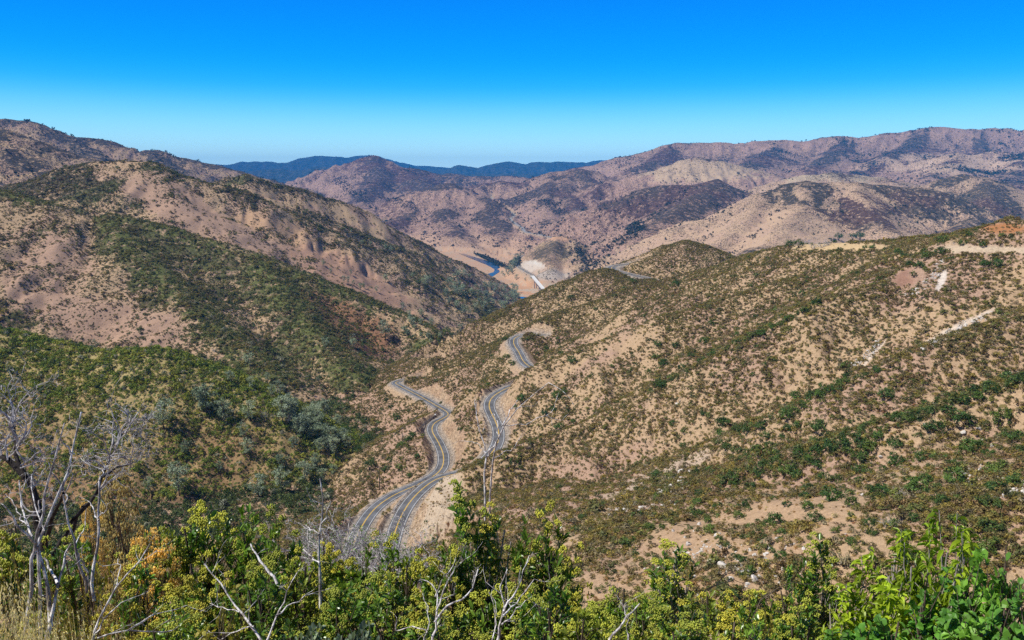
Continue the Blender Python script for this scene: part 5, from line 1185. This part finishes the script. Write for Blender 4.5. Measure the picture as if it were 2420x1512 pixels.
def leafy(seed, tips=150, stems=6, H=1.5, R=.8, leafL=.075, leafW=.026, per=13, spreadang=(.5, 1.25), berry=.75, droop=0.0, leafmat=None, berrymat=None, stemmat=None, low=.0, nb=46, br=.0075, cr=.055, topheavy=1.0, curl=1.0, inner=.45):
    r = np.random.default_rng(seed); S = Bag(); Lf = Bag(); Bd = Bag()
    mains = []
    for k in range(stems):
        a = r.uniform(0, 6.28); e = np.array((math.cos(a) * R * r.uniform(.2, .6), math.sin(a) * R * r.uniform(.2, .6), H * r.uniform(.6, .88)))
        b = e * (.12, .12, 0) + r.normal(0, .03, 3) * (1, 1, 0); t = np.linspace(0, 1, 7)[:, None]
        p = b + (e - b) * t + np.stack([.06 * np.sin(t[:, 0] * 5 + a), .06 * np.cos(t[:, 0] * 4 + a), -.08 * H * np.sin(t[:, 0] * 3.14)], 1) * (1 if k else .5)
        p[0, 2] = -.15; mains.append(p); S.add(*tube(p, np.linspace(.022, .009, 7), 6))
    T = []
    # lumps give the crown an uneven outline
    lump = [(unit(r.normal(size=3) + (0, 0, .6)), r.uniform(.75, 1.12)) for _ in range(7)]
    for k in range(tips):
        while True:
            d = unit(r.normal(size=3) * (1, 1, 1) + (0, 0, .25 * topheavy))
            if d[2] > low: break
        w = max((d @ n) ** 3 * s for n, s in lump); rr = (.62 + .42 * w) * (r.uniform(.45, 1.0) if r.random() < inner else r.uniform(.85, 1.05))
        T.append((np.array((d[0] * R * rr, d[1] * R * rr, H * (.28 + .72 * max(d[2], -.3) * rr))), d))
    for q, d in T:
        m = mains[int(np.argmin([np.linalg.norm(p[-1] - q) for p in mains]))]; i = int(np.clip(np.argmin(np.linalg.norm(m - q, axis=1)) - 1, 1, 5))
        mid = (m[i] + q) / 2 + r.normal(0, .03, 3) + (0, 0, .04); S.add(*tube([m[i], mid, q], (.007, .0045, .003), 4))
        ax = unit(q - mid + d * .1 + (0, 0, .08)); n = max(4, int(per * r.uniform(.7, 1.3)))
        rad = unit(np.cross(ax, r.normal(size=(n, 3)))); th = r.uniform(*spreadang, n)[:, None]
        D = ax * np.cos(th) + rad * np.sin(th) - np.array((0, 0, droop)) * r.uniform(.3, 1.2, (n, 1))
        P = q - ax * r.uniform(0, .15, (n, 1)) * (leafL / .075); N = unit(np.cross(np.cross(D, ax + (0, 0, .4)), D) + r.normal(size=(n, 3)) * .35)
        l = leafL * r.uniform(.7, 1.25, n); leaves(Lf, P, D, N, l, leafW * r.uniform(.8, 1.2, n) * l / leafL, curl)
        if r.random() < berry * smooth(-.1, .35, d[2]) and nb:
            for c in range(r.integers(1, 4)):
                cc = q + ax * .05 + r.normal(0, .045, 3); k = int(nb * r.uniform(.6, 1.2)); u = unit(r.normal(size=(k, 3))); u[:, 2] = np.abs(u[:, 2]) * .7
                pb = cc + u * cr * r.uniform(.25, 1.0, (k, 1)) ** .6; beads(Bd, pb, br * r.uniform(.8, 1.25, k))
    out = [('stem', S.mesh('stem', stemmat or M_STEM, True)), ('foliage', Lf.mesh('foliage', leafmat or M_TOYON))]
    if Bd.n: out.append(('berry_cluster', Bd.mesh('berry_cluster', berrymat or M_BERRY, True)))
    return out, H, R
KINDS_ = {
    'toyon': [leafy(100 + k, tips=88, stems=5, H=1.5, R=.46, berry=.62 if k not in (1, 4) else .25, leafL=.082, leafW=.028, leafmat=M_TOYON if k != 2 else M_TOYON2, nb=42, br=.0085, cr=.052) for k in range(6)],
    'sprig': [leafy(140 + k, tips=62, stems=3, H=2.0, R=.36, berry=.75, leafL=.095, leafW=.033, stemmat=M_PALESTEM, low=.15, topheavy=2.0, nb=46, br=.009, cr=.058) for k in range(3)],
    'elder': [leafy(160 + k, tips=44, stems=5, H=1.4, R=.38, leafL=.125, leafW=.034, per=14, berry=.0, droop=.55, spreadang=(.7, 1.5), leafmat=M_ELDER, stemmat=M_PALESTEM, low=.1, curl=2.2) for k in range(3)],
    'broad': [leafy(180 + k, tips=78, stems=7, H=1.2, R=.40, leafL=.085, leafW=.066, per=8, berry=.0, leafmat=M_BROAD, curl=1.6, spreadang=(.6, 1.5)) for k in range(4)],
    'manz': [leafy(200 + k, tips=80, stems=6, H=.9, R=.42, leafL=.055, leafW=.038, per=11, berry=.0, leafmat=M_MANZ, spreadang=(.3, 1.1)) for k in range(2)],
    'gold': [leafy(220 + k, tips=80, stems=6, H=.9, R=.42, leafL=.05, leafW=.036, per=11, berry=.0, leafmat=M_GOLD, spreadang=(.5, 1.5)) for k in range(2)],
    'straw': [leafy(240 + k, tips=62, stems=8, H=1.4, R=.45, low=.25, leafL=.05, leafW=.022, per=7, berry=.95, leafmat=M_STRAW, berrymat=M_STRAW, nb=26, br=.012, cr=.085) for k in range(2)],
}
def broom(seed):
    r = np.random.default_rng(seed); S = Bag(); Lf = Bag()
    for k in range(34):
        a = r.uniform(0, 6.28); q = r.uniform(.05, .42); h = r.uniform(.8, 1.5); t = np.linspace(0, 1, 6)
        p = np.stack([math.cos(a) * q * (.3 + .7 * t) + .02 * np.sin(t * 6 + k), math.sin(a) * q * (.3 + .7 * t), h * t - .05], 1); S.add(*tube(p, np.linspace(.006, .002, 6), 3))
        n = 70; u = r.uniform(.12, 1, n); P = np.stack([np.interp(u, t, p[:, c]) for c in range(3)], 1); D = unit(r.normal(size=(n, 3)) + (0, 0, .9)); leaves(Lf, P, D, unit(r.normal(size=(n, 3))), .028 * r.uniform(.7, 1.3, n), .008)
    return [('stem', S.mesh('stem', M_STEM)), ('foliage', Lf.mesh('foliage', M_BROOM))], 1.4, .42
KINDS_['broom'] = [broom(260), broom(261)]
def oats(seed):
    r = np.random.default_rng(seed); S = Bag(); Lf = Bag()
    for k in range(70):
        a = r.uniform(0, 6.28); q = r.uniform(.0, .16); h = r.uniform(.5, .95); lean = r.uniform(.1, .4); t = np.linspace(0, 1, 6)
        p = np.stack([math.cos(a) * (q + lean * t ** 2 * .8), math.sin(a) * (q + lean * t ** 2 * .8), h * (t - .15 * t ** 3)], 1); S.add(*tube(p, np.linspace(.0025, .0012, 6), 3))
        n = 9; u = r.uniform(.6, 1, n); P = np.stack([np.interp(u, t, p[:, c]) for c in range(3)], 1) + r.normal(0, .02, (n, 3)); leaves(Lf, P, unit(np.array((math.cos(a), math.sin(a), -.5)) + r.normal(size=(n, 3)) * .45), unit(r.normal(size=(n, 3))), .038, .011)
        n = 2; P = p[[1, 2]]; leaves(Lf, P, unit(np.array((math.cos(a), math.sin(a), .6)) + r.normal(size=(n, 3)) * .5), unit(r.normal(size=(n, 3))), .22, .006)
    return [('stem', S.mesh('stem', M_OAT)), ('seed_head', Lf.mesh('seed_head', M_OAT))], .9, .3
KINDS_['oat'] = [oats(270), oats(271)]
log('foreground kinds')
R4 = np.random.default_rng(33)
USED = {}
def plant(kind, px, pyt, Y, w, name, cat, label, group):
    protos = KINDS_[kind]; i = USED.get(kind, 0); USED[kind] = i + 1; parts, H, R = protos[i % len(protos)]
    x, y, zt = at(px, pyt, Y); zg = ground(x, y); h = max(.35, zt - zg) * (1.1 if kind == 'toyon' else 1.04); sw = w * Y / F / (2 * R)
    o = bpy.data.objects.new(name, None); COL.objects.link(o); o.location = (x, y, zg - .03); o.scale = (sw, sw, h / H); o.rotation_euler = (0, 0, R4.uniform(0, 6.28)); tag(o, label, cat, group)
    for nm, me in parts: link(nm, me, o)
def row(kind, L, name, cat, phrase, group):
    L = sorted(L)
    for k, (px, pyt, Y, w) in enumerate(L):
        lab = phrase + (', leftmost' if k == 0 else ', rightmost' if k == len(L) - 1 else ', %s from left' % ORD[k]) if len(L) > 1 else phrase
        plant(kind, px, pyt, Y, w, name, cat, lab, group)
TG = 'berry bushes along the edge of the overlook'
row('toyon', [(25,1222,7.6,250),(150,1270,7.2,220),(385,1235,7.2,210),(470,1205,7.4,230),(565,1222,7.4,220),(660,1215,6.8,210),(778,1246,7.6,170),(885,1285,6.8,230),(972,1300,6.5,200),(1058,1292,6.2,190),(1255,1245,6.1,190),(1325,1226,6.0,210)], 'berry_bush', 'shrub', 'berry bush in the back row, left half', TG)
row('toyon', [(1435,1368,5.7,220),(1525,1395,5.5,200),(1700,1385,5.5,230),(1800,1392,5.3,220),(1900,1345,5.5,190)], 'berry_bush', 'shrub', 'berry bush in front of the dotted slope', TG)
row('toyon', [(330,1330,5.8,250),(475,1320,5.7,250),(610,1335,5.5,240),(705,1300,5.9,200),(810,1370,5.5,250),(930,1395,5.3,230),(1050,1395,5.1,230),(1180,1340,5.3,240),(1290,1365,5.1,230),(1385,1425,4.8,230)], 'berry_bush', 'shrub', 'yellow green berry bush in the middle row', TG)
row('toyon', [(400,1450,4.6,260),(640,1455,4.5,250),(1000,1468,4.4,250),(1130,1455,4.4,250),(1270,1458,4.4,250),(1480,1455,4.4,250),(1620,1448,4.5,250),(1760,1465,4.4,250),(1880,1435,4.7,220)], 'berry_bush', 'shrub', 'berry bush in the front row at the bottom', TG)
for px, t, Y, w, lab in [(1108,1150,6.4,160,'tall berry sprig with dark leaves rising against the road cut'),(1165,1205,6.5,170,'berry bush at the foot of the white forked trunk'),(1590,1278,6.3,180,'small rounded berry tree on a pale stem, standing alone'),(1955,1283,5.7,150,'upright berry sprig left of the lime green elder')]: plant('sprig', px, t, Y, w, 'berry_bush', 'shrub', lab, TG)
row('elder', [(2050,1305,5.9,170),(2140,1262,5.7,190),(2215,1225,5.5,170),(2275,1222,5.3,170),(2110,1365,5.3,190),(2010,1395,5.3,170)], 'elder_shrub', 'shrub', 'lime green drooping leaved elder shrub at lower right', 'lime green elder shrubs')
row('broad', [(2392,1228,4.9,150),(2330,1295,4.8,190),(2240,1358,4.7,210),(2150,1415,4.6,220),(2060,1440,4.7,210),(2300,1435,4.3,220),(2410,1390,4.3,220),(1985,1470,4.4,200)], 'broadleaf_shrub', 'shrub', 'glossy green broad leaved shrub in the lower right corner', 'broad leaved shrubs in the corner')
row('manz', [(740,1440,4.5,230),(865,1432,4.5,220),(805,1480,4.2,230)], 'grey_leaf_shrub', 'shrub', 'grey green round leaved shrub at the bottom edge', 'grey green leaved shrubs')
row('gold', [(540,1415,4.8,220),(490,1478,4.3,230),(240,1330,6.2,150),(1805,1440,4.6,120)], 'yellowing_shrub', 'shrub', 'shrub with orange turning leaves', 'shrubs with turning leaves')
row('straw', [(268,1100,14,120),(205,1190,13.5,80),(345,1262,6.8,140),(285,1330,6.0,120)], 'golden_shrub', 'shrub', 'dry golden flowered shrub near the dead branches', 'dry golden shrubs')
row('broom', [(60,1290,6.0,130),(110,1340,5.6,130),(185,1350,5.4,130),(270,1385,5.2,130),(340,1400,5.0,130),(20,1400,5.0,130),(150,1420,4.8,130),(440,1400,5.0,100)], 'twiggy_bush', 'shrub', 'upright twiggy bush with tiny olive leaves at lower left', 'twiggy olive bushes')
row('oat', [(12,1275,4.4,110),(55,1330,4.2,110),(20,1390,4.0,120),(95,1400,3.9,110),(170,1415,4.0,110),(215,1445,3.8,120),(250,1475,3.8,110),(60,1470,3.7,120),(130,1480,3.7,110)], 'wild_oat', 'grass tuft', 'pale dry wild oat tuft at the left corner', 'dry wild oat tufts')
log('foreground plants')

# ------------------------------------------------------------------ bare branches standing in the brush
def stick(bag, r, pts, y0, y1, w0, w1, twigs=0, mid=None):
    """a bare limb through image pixel positions, going from y0 to y1 metres ahead; widths are in image pixels"""
    n = len(pts); Q = np.array([at(px, py, y0 + (y1 - y0) * k / max(1, n - 1)) for k, (px, py) in enumerate(pts)])
    Q = spline(Q, np.linalg.norm(Q[-1] - Q[0]) / 9 + 1e-3) if n > 2 else np.linspace(Q[0], Q[1], 6)
    m = len(Q); Q[1:-1] += r.normal(size=(m - 2, 3)) * .006 * y0 / 5
    k = y0 / F * .5; bag.add(*tube(Q, np.linspace(w0 * k, w1 * k, m) * r.uniform(.9, 1.1, m), 6))
    for _ in range(twigs):
        i = r.integers(1, m); d = unit(Q[min(m - 1, i)] - Q[i - 1]); grow(bag, r, Q[i], unit(d + r.normal(size=3) * .7), .13 * y0 / 5 * r.uniform(.5, 1.4), max(w1 * k * .5, .0022 * y0 / 5), 1, .6, .3, .1, 4, .7, (1, 3), 3, .0011 * y0 / 5)
def dead_branches(name, label, base, Y, L, mat, cat='dead shrub', group='bare dead branches in the brush'):
    r = np.random.default_rng(int(base[0] * 13 + base[1])); b = Bag()
    for pts, w0, w1, tw, dy in L: stick(b, r, pts, Y, Y + dy, w0, w1, tw)
    o = np.array(at(base[0], base[1], Y)); b.V = [v - o for v in b.V]
    tag(link(name, b.mesh(name, mat, True), None, tuple(o)), label, cat, group)
dead_branches('dead_shrub', 'tall bleached branches fanning up from the left corner', (75, 1509), 4.6, [
    ([(58, 1530), (76, 1382), (79, 1306), (105, 1255), (133, 1186), (159, 1113), (173, 1068), (181, 1033), (192, 973)], 11, 3.5, 3, .3),
    ([(82, 1300), (98, 1224), (111, 1160), (127, 1097), (140, 1049), (152, 1000)], 9, 3, 3, -.2), ([(146, 1040), (160, 1056), (175, 1072)], 4, 4, 1, .2),
    ([(86, 1285), (63, 1262), (32, 1224), (8, 1193)], 8, 3, 2, -.3), ([(76, 1268), (60, 1230), (52, 1195), (45, 1135)], 6, 2.5, 2, .3), ([(64, 1240), (45, 1215), (28, 1180)], 4, 2, 1, .2),
    ([(90, 1290), (92, 1350), (95, 1446), (96, 1530)], 7, 9, 0, .1), ([(111, 1530), (120, 1446), (108, 1367), (90, 1300)], 12, 8, 1, .1), ([(118, 1470), (130, 1420), (136, 1376), (149, 1335), (168, 1284)], 9, 4, 3, .2), ([(136, 1378), (122, 1355), (104, 1318)], 7, 5, 0, .2), ([(105, 1255), (88, 1205), (78, 1150), (74, 1120)], 4, 1.5, 1, .4)], M_BLEACH)
dead_branches('dead_shrub', 'bleached forked stem beside the tall fanning branches', (219, 1400), 5.4, [
    ([(222, 1420), (219, 1370), (228, 1303), (233, 1224), (235, 1129)], 8, 4.5, 2, .2), ([(233, 1230), (222, 1208), (214, 1188)], 4, 2, 1, .2), ([(234, 1226), (248, 1206), (262, 1186)], 3.5, 1.5, 1, -.2), ([(235, 1135), (242, 1118), (248, 1103)], 4, 2, 1, .1),
    ([(205, 1400), (203, 1375), (190, 1351), (178, 1287), (159, 1224), (149, 1168)], 8, 3, 3, -.2), ([(185, 1310), (200, 1340), (212, 1385)], 5, 5, 1, .2), ([(178, 1287), (196, 1250), (205, 1200)], 3, 1.5, 1, .3)], M_BLEACH)
dead_branches('dead_shrub', 'long grey branch sweeping up right among the left bushes', (219, 1509), 4.3, [([(215, 1530), (241, 1446), (276, 1382), (317, 1338), (349, 1294), (366, 1263)], 7, 2.5, 4, .3), ([(276, 1382), (282, 1350), (279, 1320)], 3, 1.5, 1, .2), ([(222, 1500), (270, 1440), (317, 1411)], 4.5, 2, 3, .2)], M_BLEACH)
dead_branches('fallen_branch', 'pale branch lying low along the bottom of the view', (235, 1506), 4.2, [([(230, 1508), (285, 1490), (340, 1492), (409, 1489)], 5, 3, 4, .2), ([(300, 1490), (360, 1455), (440, 1430)], 3.5, 1.5, 3, .3)], M_BLEACH, 'fallen branch')
dead_branches('dead_shrub', 'tangle of grey twigs over the orange leaves', (618, 1500), 4.3, [([(625, 1525), (590, 1470), (565, 1446), (523, 1382), (482, 1332)], 8, 2.5, 5, .3), ([(628, 1520), (652, 1455), (682, 1398), (704, 1350)], 6, 2, 4, .2), ([(650, 1455), (700, 1420), (748, 1398)], 4, 1.5, 3, .2), ([(565, 1446), (530, 1440), (495, 1425)], 3.5, 1.5, 3, .2), ([(600, 1480), (560, 1490), (520, 1512)], 4, 2, 2, .1)], M_BLEACH)
dead_branches('dead_shrub', 'stout bleached stub leaning left in the dark leaves', (650, 1372), 5.0, [([(655, 1380), (640, 1355), (618, 1328), (600, 1300), (592, 1285)], 8, 4, 2, .2)], M_BLEACH)
dead_branches('dead_shrub', 'grey upright dead sapling with white side twigs', (758, 1440), 5.8, [([(757, 1450), (756, 1380), (755, 1319), (758, 1240), (763, 1176), (756, 1130)], 8, 3, 5, .2), ([(755, 1262), (738, 1252), (722, 1240)], 4, 2, 2, .2), ([(755, 1329), (732, 1312), (716, 1298)], 4, 2, 2, .2), ([(758, 1245), (772, 1215), (782, 1180)], 4, 1.5, 2, -.2)], M_BLEACH)
dead_branches('dead_shrub', 'bare forked grey branches before the middle bushes', (1030, 1500), 4.2, [([(1022, 1525), (1031, 1444), (1025, 1385), (993, 1368)], 7, 2, 3, .2), ([(1031, 1444), (1054, 1380), (1075, 1341)], 5, 2, 4, .2), ([(1026, 1470), (1060, 1430), (1104, 1403), (1130, 1344)], 5.5, 3, 3, .3), ([(1028, 1410), (1050, 1360), (1088, 1330)], 4, 1.5, 3, .2), ([(1000, 1525), (1012, 1460), (998, 1400)], 4, 1.5, 3, .2), ([(1010, 1490), (975, 1482), (935, 1490)], 3.5, 2, 2, .2)], M_BLEACH)
dead_branches('dead_shrub', 'fan of grey branches left of the small berry tree', (1180, 1500), 4.2, [([(1172, 1525), (1189, 1444), (1183, 1385), (1198, 1345)], 7, 2.5, 3, .2), ([(1189, 1444), (1230, 1371), (1250, 1312)], 5, 2, 4, .2), ([(1188, 1455), (1225, 1420), (1262, 1368)], 4.5, 2, 3, .3), ([(1185, 1475), (1215, 1445), (1248, 1415)], 4, 1.5, 3, .1), ([(1160, 1520), (1172, 1470), (1170, 1420)], 4, 1.5, 3, .2)], M_BLEACH)
dead_branches('dead_shrub', 'single knotty grey branch rising at bottom centre right', (1441, 1509), 4.2, [([(1435, 1525), (1469, 1472), (1490, 1448), (1511, 1426)], 8, 3, 2, .2), ([(1484, 1512), (1478, 1455), (1472, 1432)], 3, 1.5, 2, .1)], M_BLEACH)
dead_branches('dead_shrub', 'dark crooked twigs on the slope beside the small berry tree', (1640, 1395), 12, [([(1660, 1400), (1690, 1380), (1712, 1360), (1725, 1340)], 3, 1.2, 3, .3), ([(1672, 1395), (1720, 1372), (1770, 1380)], 3, 1, 3, .3)], M_CHAR)
dead_branches('dead_shrub', 'thin arching stem over the right bushes', (1780, 1440), 5.0, [([(1775, 1470), (1800, 1420), (1840, 1390), (1880, 1378), (1915, 1380)], 3, 1.5, 1, .2)], M_STEM)
# the white forked trunk in the middle
dead_branches('dead_tree', 'slender white dead tree with a forked crown at centre', (1155, 1200), 12, [
    ([(1146, 1230), (1146, 1160), (1145, 1100), (1151, 1076), (1137, 1030), (1124, 985), (1121, 945)], 5.5, 2, 1, .6), ([(1158, 1230), (1160, 1150), (1163, 1085), (1174, 1040), (1185, 1008), (1215, 972), (1245, 940), (1280, 912), (1296, 904)], 6, 1.6, 2, -.8),
    ([(1188, 1004), (1230, 1003), (1268, 990), (1298, 978), (1310, 962)], 2.6, 1, 2, .5), ([(1174, 1042), (1160, 1060), (1150, 1078)], 4, 5, 1, .1), ([(1185, 1008), (1196, 990), (1206, 968), (1222, 945)], 3.5, 1.5, 2, .6), ([(1178, 1030), (1176, 1000), (1166, 975)], 3, 1.5, 1, .3), ([(1164, 1084), (1190, 1066), (1220, 1060)], 3, 1.2, 2, .2), ([(1149, 1070), (1132, 1052), (1118, 1044)], 2.5, 1, 1, .2)], M_BLEACH, 'dead tree', 'bare dead trees in the brush')
# fire blackened trees at the left
M_TWIG = plain('grey_twigs', (.38, .36, .35), .9, .1, .35, 8.0)
def burnt(label, Y, limbs, crowns, seed):
    r = np.random.default_rng(seed); b = Bag(); c = Bag()
    for pts, w0, w1, dy in limbs: stick(b, r, pts, Y, Y + dy, w0, w1, 0)
    for (px, py, dx, dz, L, w, dep, n) in crowns:
        for _ in range(n):
            p = np.array(at(px + r.normal(0, 4), py + r.normal(0, 4), Y + r.normal(0, .25))); grow(c, r, p, unit(np.array((dx, 0, dz)) + r.normal(size=3) * .55), L * r.uniform(.7, 1.2), w * Y / F * .5, dep, .75, .55, .12, 4, .74, (1, 3), 4, .0028)
    o = np.array(at(limbs[0][0][0][0], limbs[0][0][0][1], Y)); b.V = [v - o for v in b.V]; c.V = [v - o for v in c.V]
    e = bpy.data.objects.new('dead_tree', None); COL.objects.link(e); e.location = o; tag(e, label, 'dead tree', 'bare dead trees in the brush')
    link('trunk', b.mesh('trunk', M_CHAR, True), e); link('branches', c.mesh('branches', M_TWIG), e)
burnt('large fire blackened tree with curving trunk at the left edge', 9, [([(112, 1370), (102, 1290), (88, 1224), (76, 1150), (48, 1108), (18, 1082), (-15, 1070)], 26, 12, .4), ([(60, 1125), (42, 1080), (38, 1040), (30, 1000)], 12, 6, .4), ([(102, 1290), (130, 1210), (150, 1165)], 12, 6, -.5), ([(112, 1340), (160, 1250), (195, 1200), (215, 1185)], 14, 8, .4)],
      [(30, 1000, -.1, 1, .34, 5, 4, 4), (42, 1050, .6, .8, .34, 5, 4, 5), (0, 1075, -.5, .9, .34, 5, 4, 4), (50, 1105, .8, .4, .30, 4, 4, 4), (76, 1150, .7, .6, .30, 4, 4, 4), (-10, 1070, .3, 1, .34, 5, 4, 3), (20, 1085, .2, .9, .3, 4, 4, 3), (90, 1215, -.8, .3, .3, 4, 4, 4), (150, 1165, .4, .8, .3, 4, 3, 4)], 5)
burnt('second blackened tree leaning right behind the bleached branches', 10, [([(150, 1290), (185, 1215), (218, 1180), (240, 1130), (258, 1085), (276, 1050), (290, 1020)], 12, 5, .4), ([(240, 1130), (270, 1110), (310, 1095)], 6, 3, .4)],
      [(276, 1050, .1, 1, .32, 4, 4, 5), (290, 1020, .2, 1, .32, 4, 4, 4), (258, 1085, .8, .6, .32, 4, 4, 5), (248, 1110, -.5, .8, .3, 4, 4, 4), (310, 1095, .7, .5, .32, 3.5, 4, 4), (230, 1150, .2, .9, .32, 3.5, 3, 4)], 6)
# grey twig trees in front of the road's near end
for k, (px, py, Y, hgt, n, lab) in enumerate([(915, 1350, 19, 1.35, 8, 'curly grey twig tree in front of the near road curve'), (800, 1340, 21, 1.6, 8, 'grey lichened twig tree left of the near road curve'), (725, 1290, 23, 1.3, 6, 'pale grey twig tree at the edge of the green slope'), (985, 1340, 17, .85, 6, 'low dark twig bush right of the near road curve'), (855, 1310, 24, 1.4, 7, 'fine grey twig tree between its two neighbours'), (940, 1330, 22, 1.0, 6, 'low grey twig tree over the near road lanes')]):
    r = np.random.default_rng(300 + k); b = Bag(); p0 = np.array(at(px, py, Y))
    for _ in range(n):
        a = r.uniform(0, 6.28); grow(b, r, (r.normal(0, .1), r.normal(0, .1), -.4), unit(np.array((math.cos(a) * .75, math.sin(a) * .6, 1.0))), hgt * .62, .04, 5, .8, .75, .08, 5, .74, (2, 3), 4, .0055)
    o = bpy.data.objects.new('dead_tree', None); COL.objects.link(o); o.location = p0; tag(o, lab, 'dead tree', 'grey twig trees below the overlook'); link('branches', b.mesh('branches', M_TWIG), o)
    tp = np.concatenate(b.V); sel = tp[r.choice(len(tp), 260)]; sel = sel[sel[:, 2] > .2]; Lf = Bag(); n_ = len(sel) * 3; P = np.repeat(sel, 3, 0) + r.normal(0, .05, (n_, 3)); leaves(Lf, P, r.normal(size=(n_, 3)), r.normal(size=(n_, 3)), .06, .03); link('foliage', Lf.mesh('foliage', M_TOYON), o)
log('bare branches')
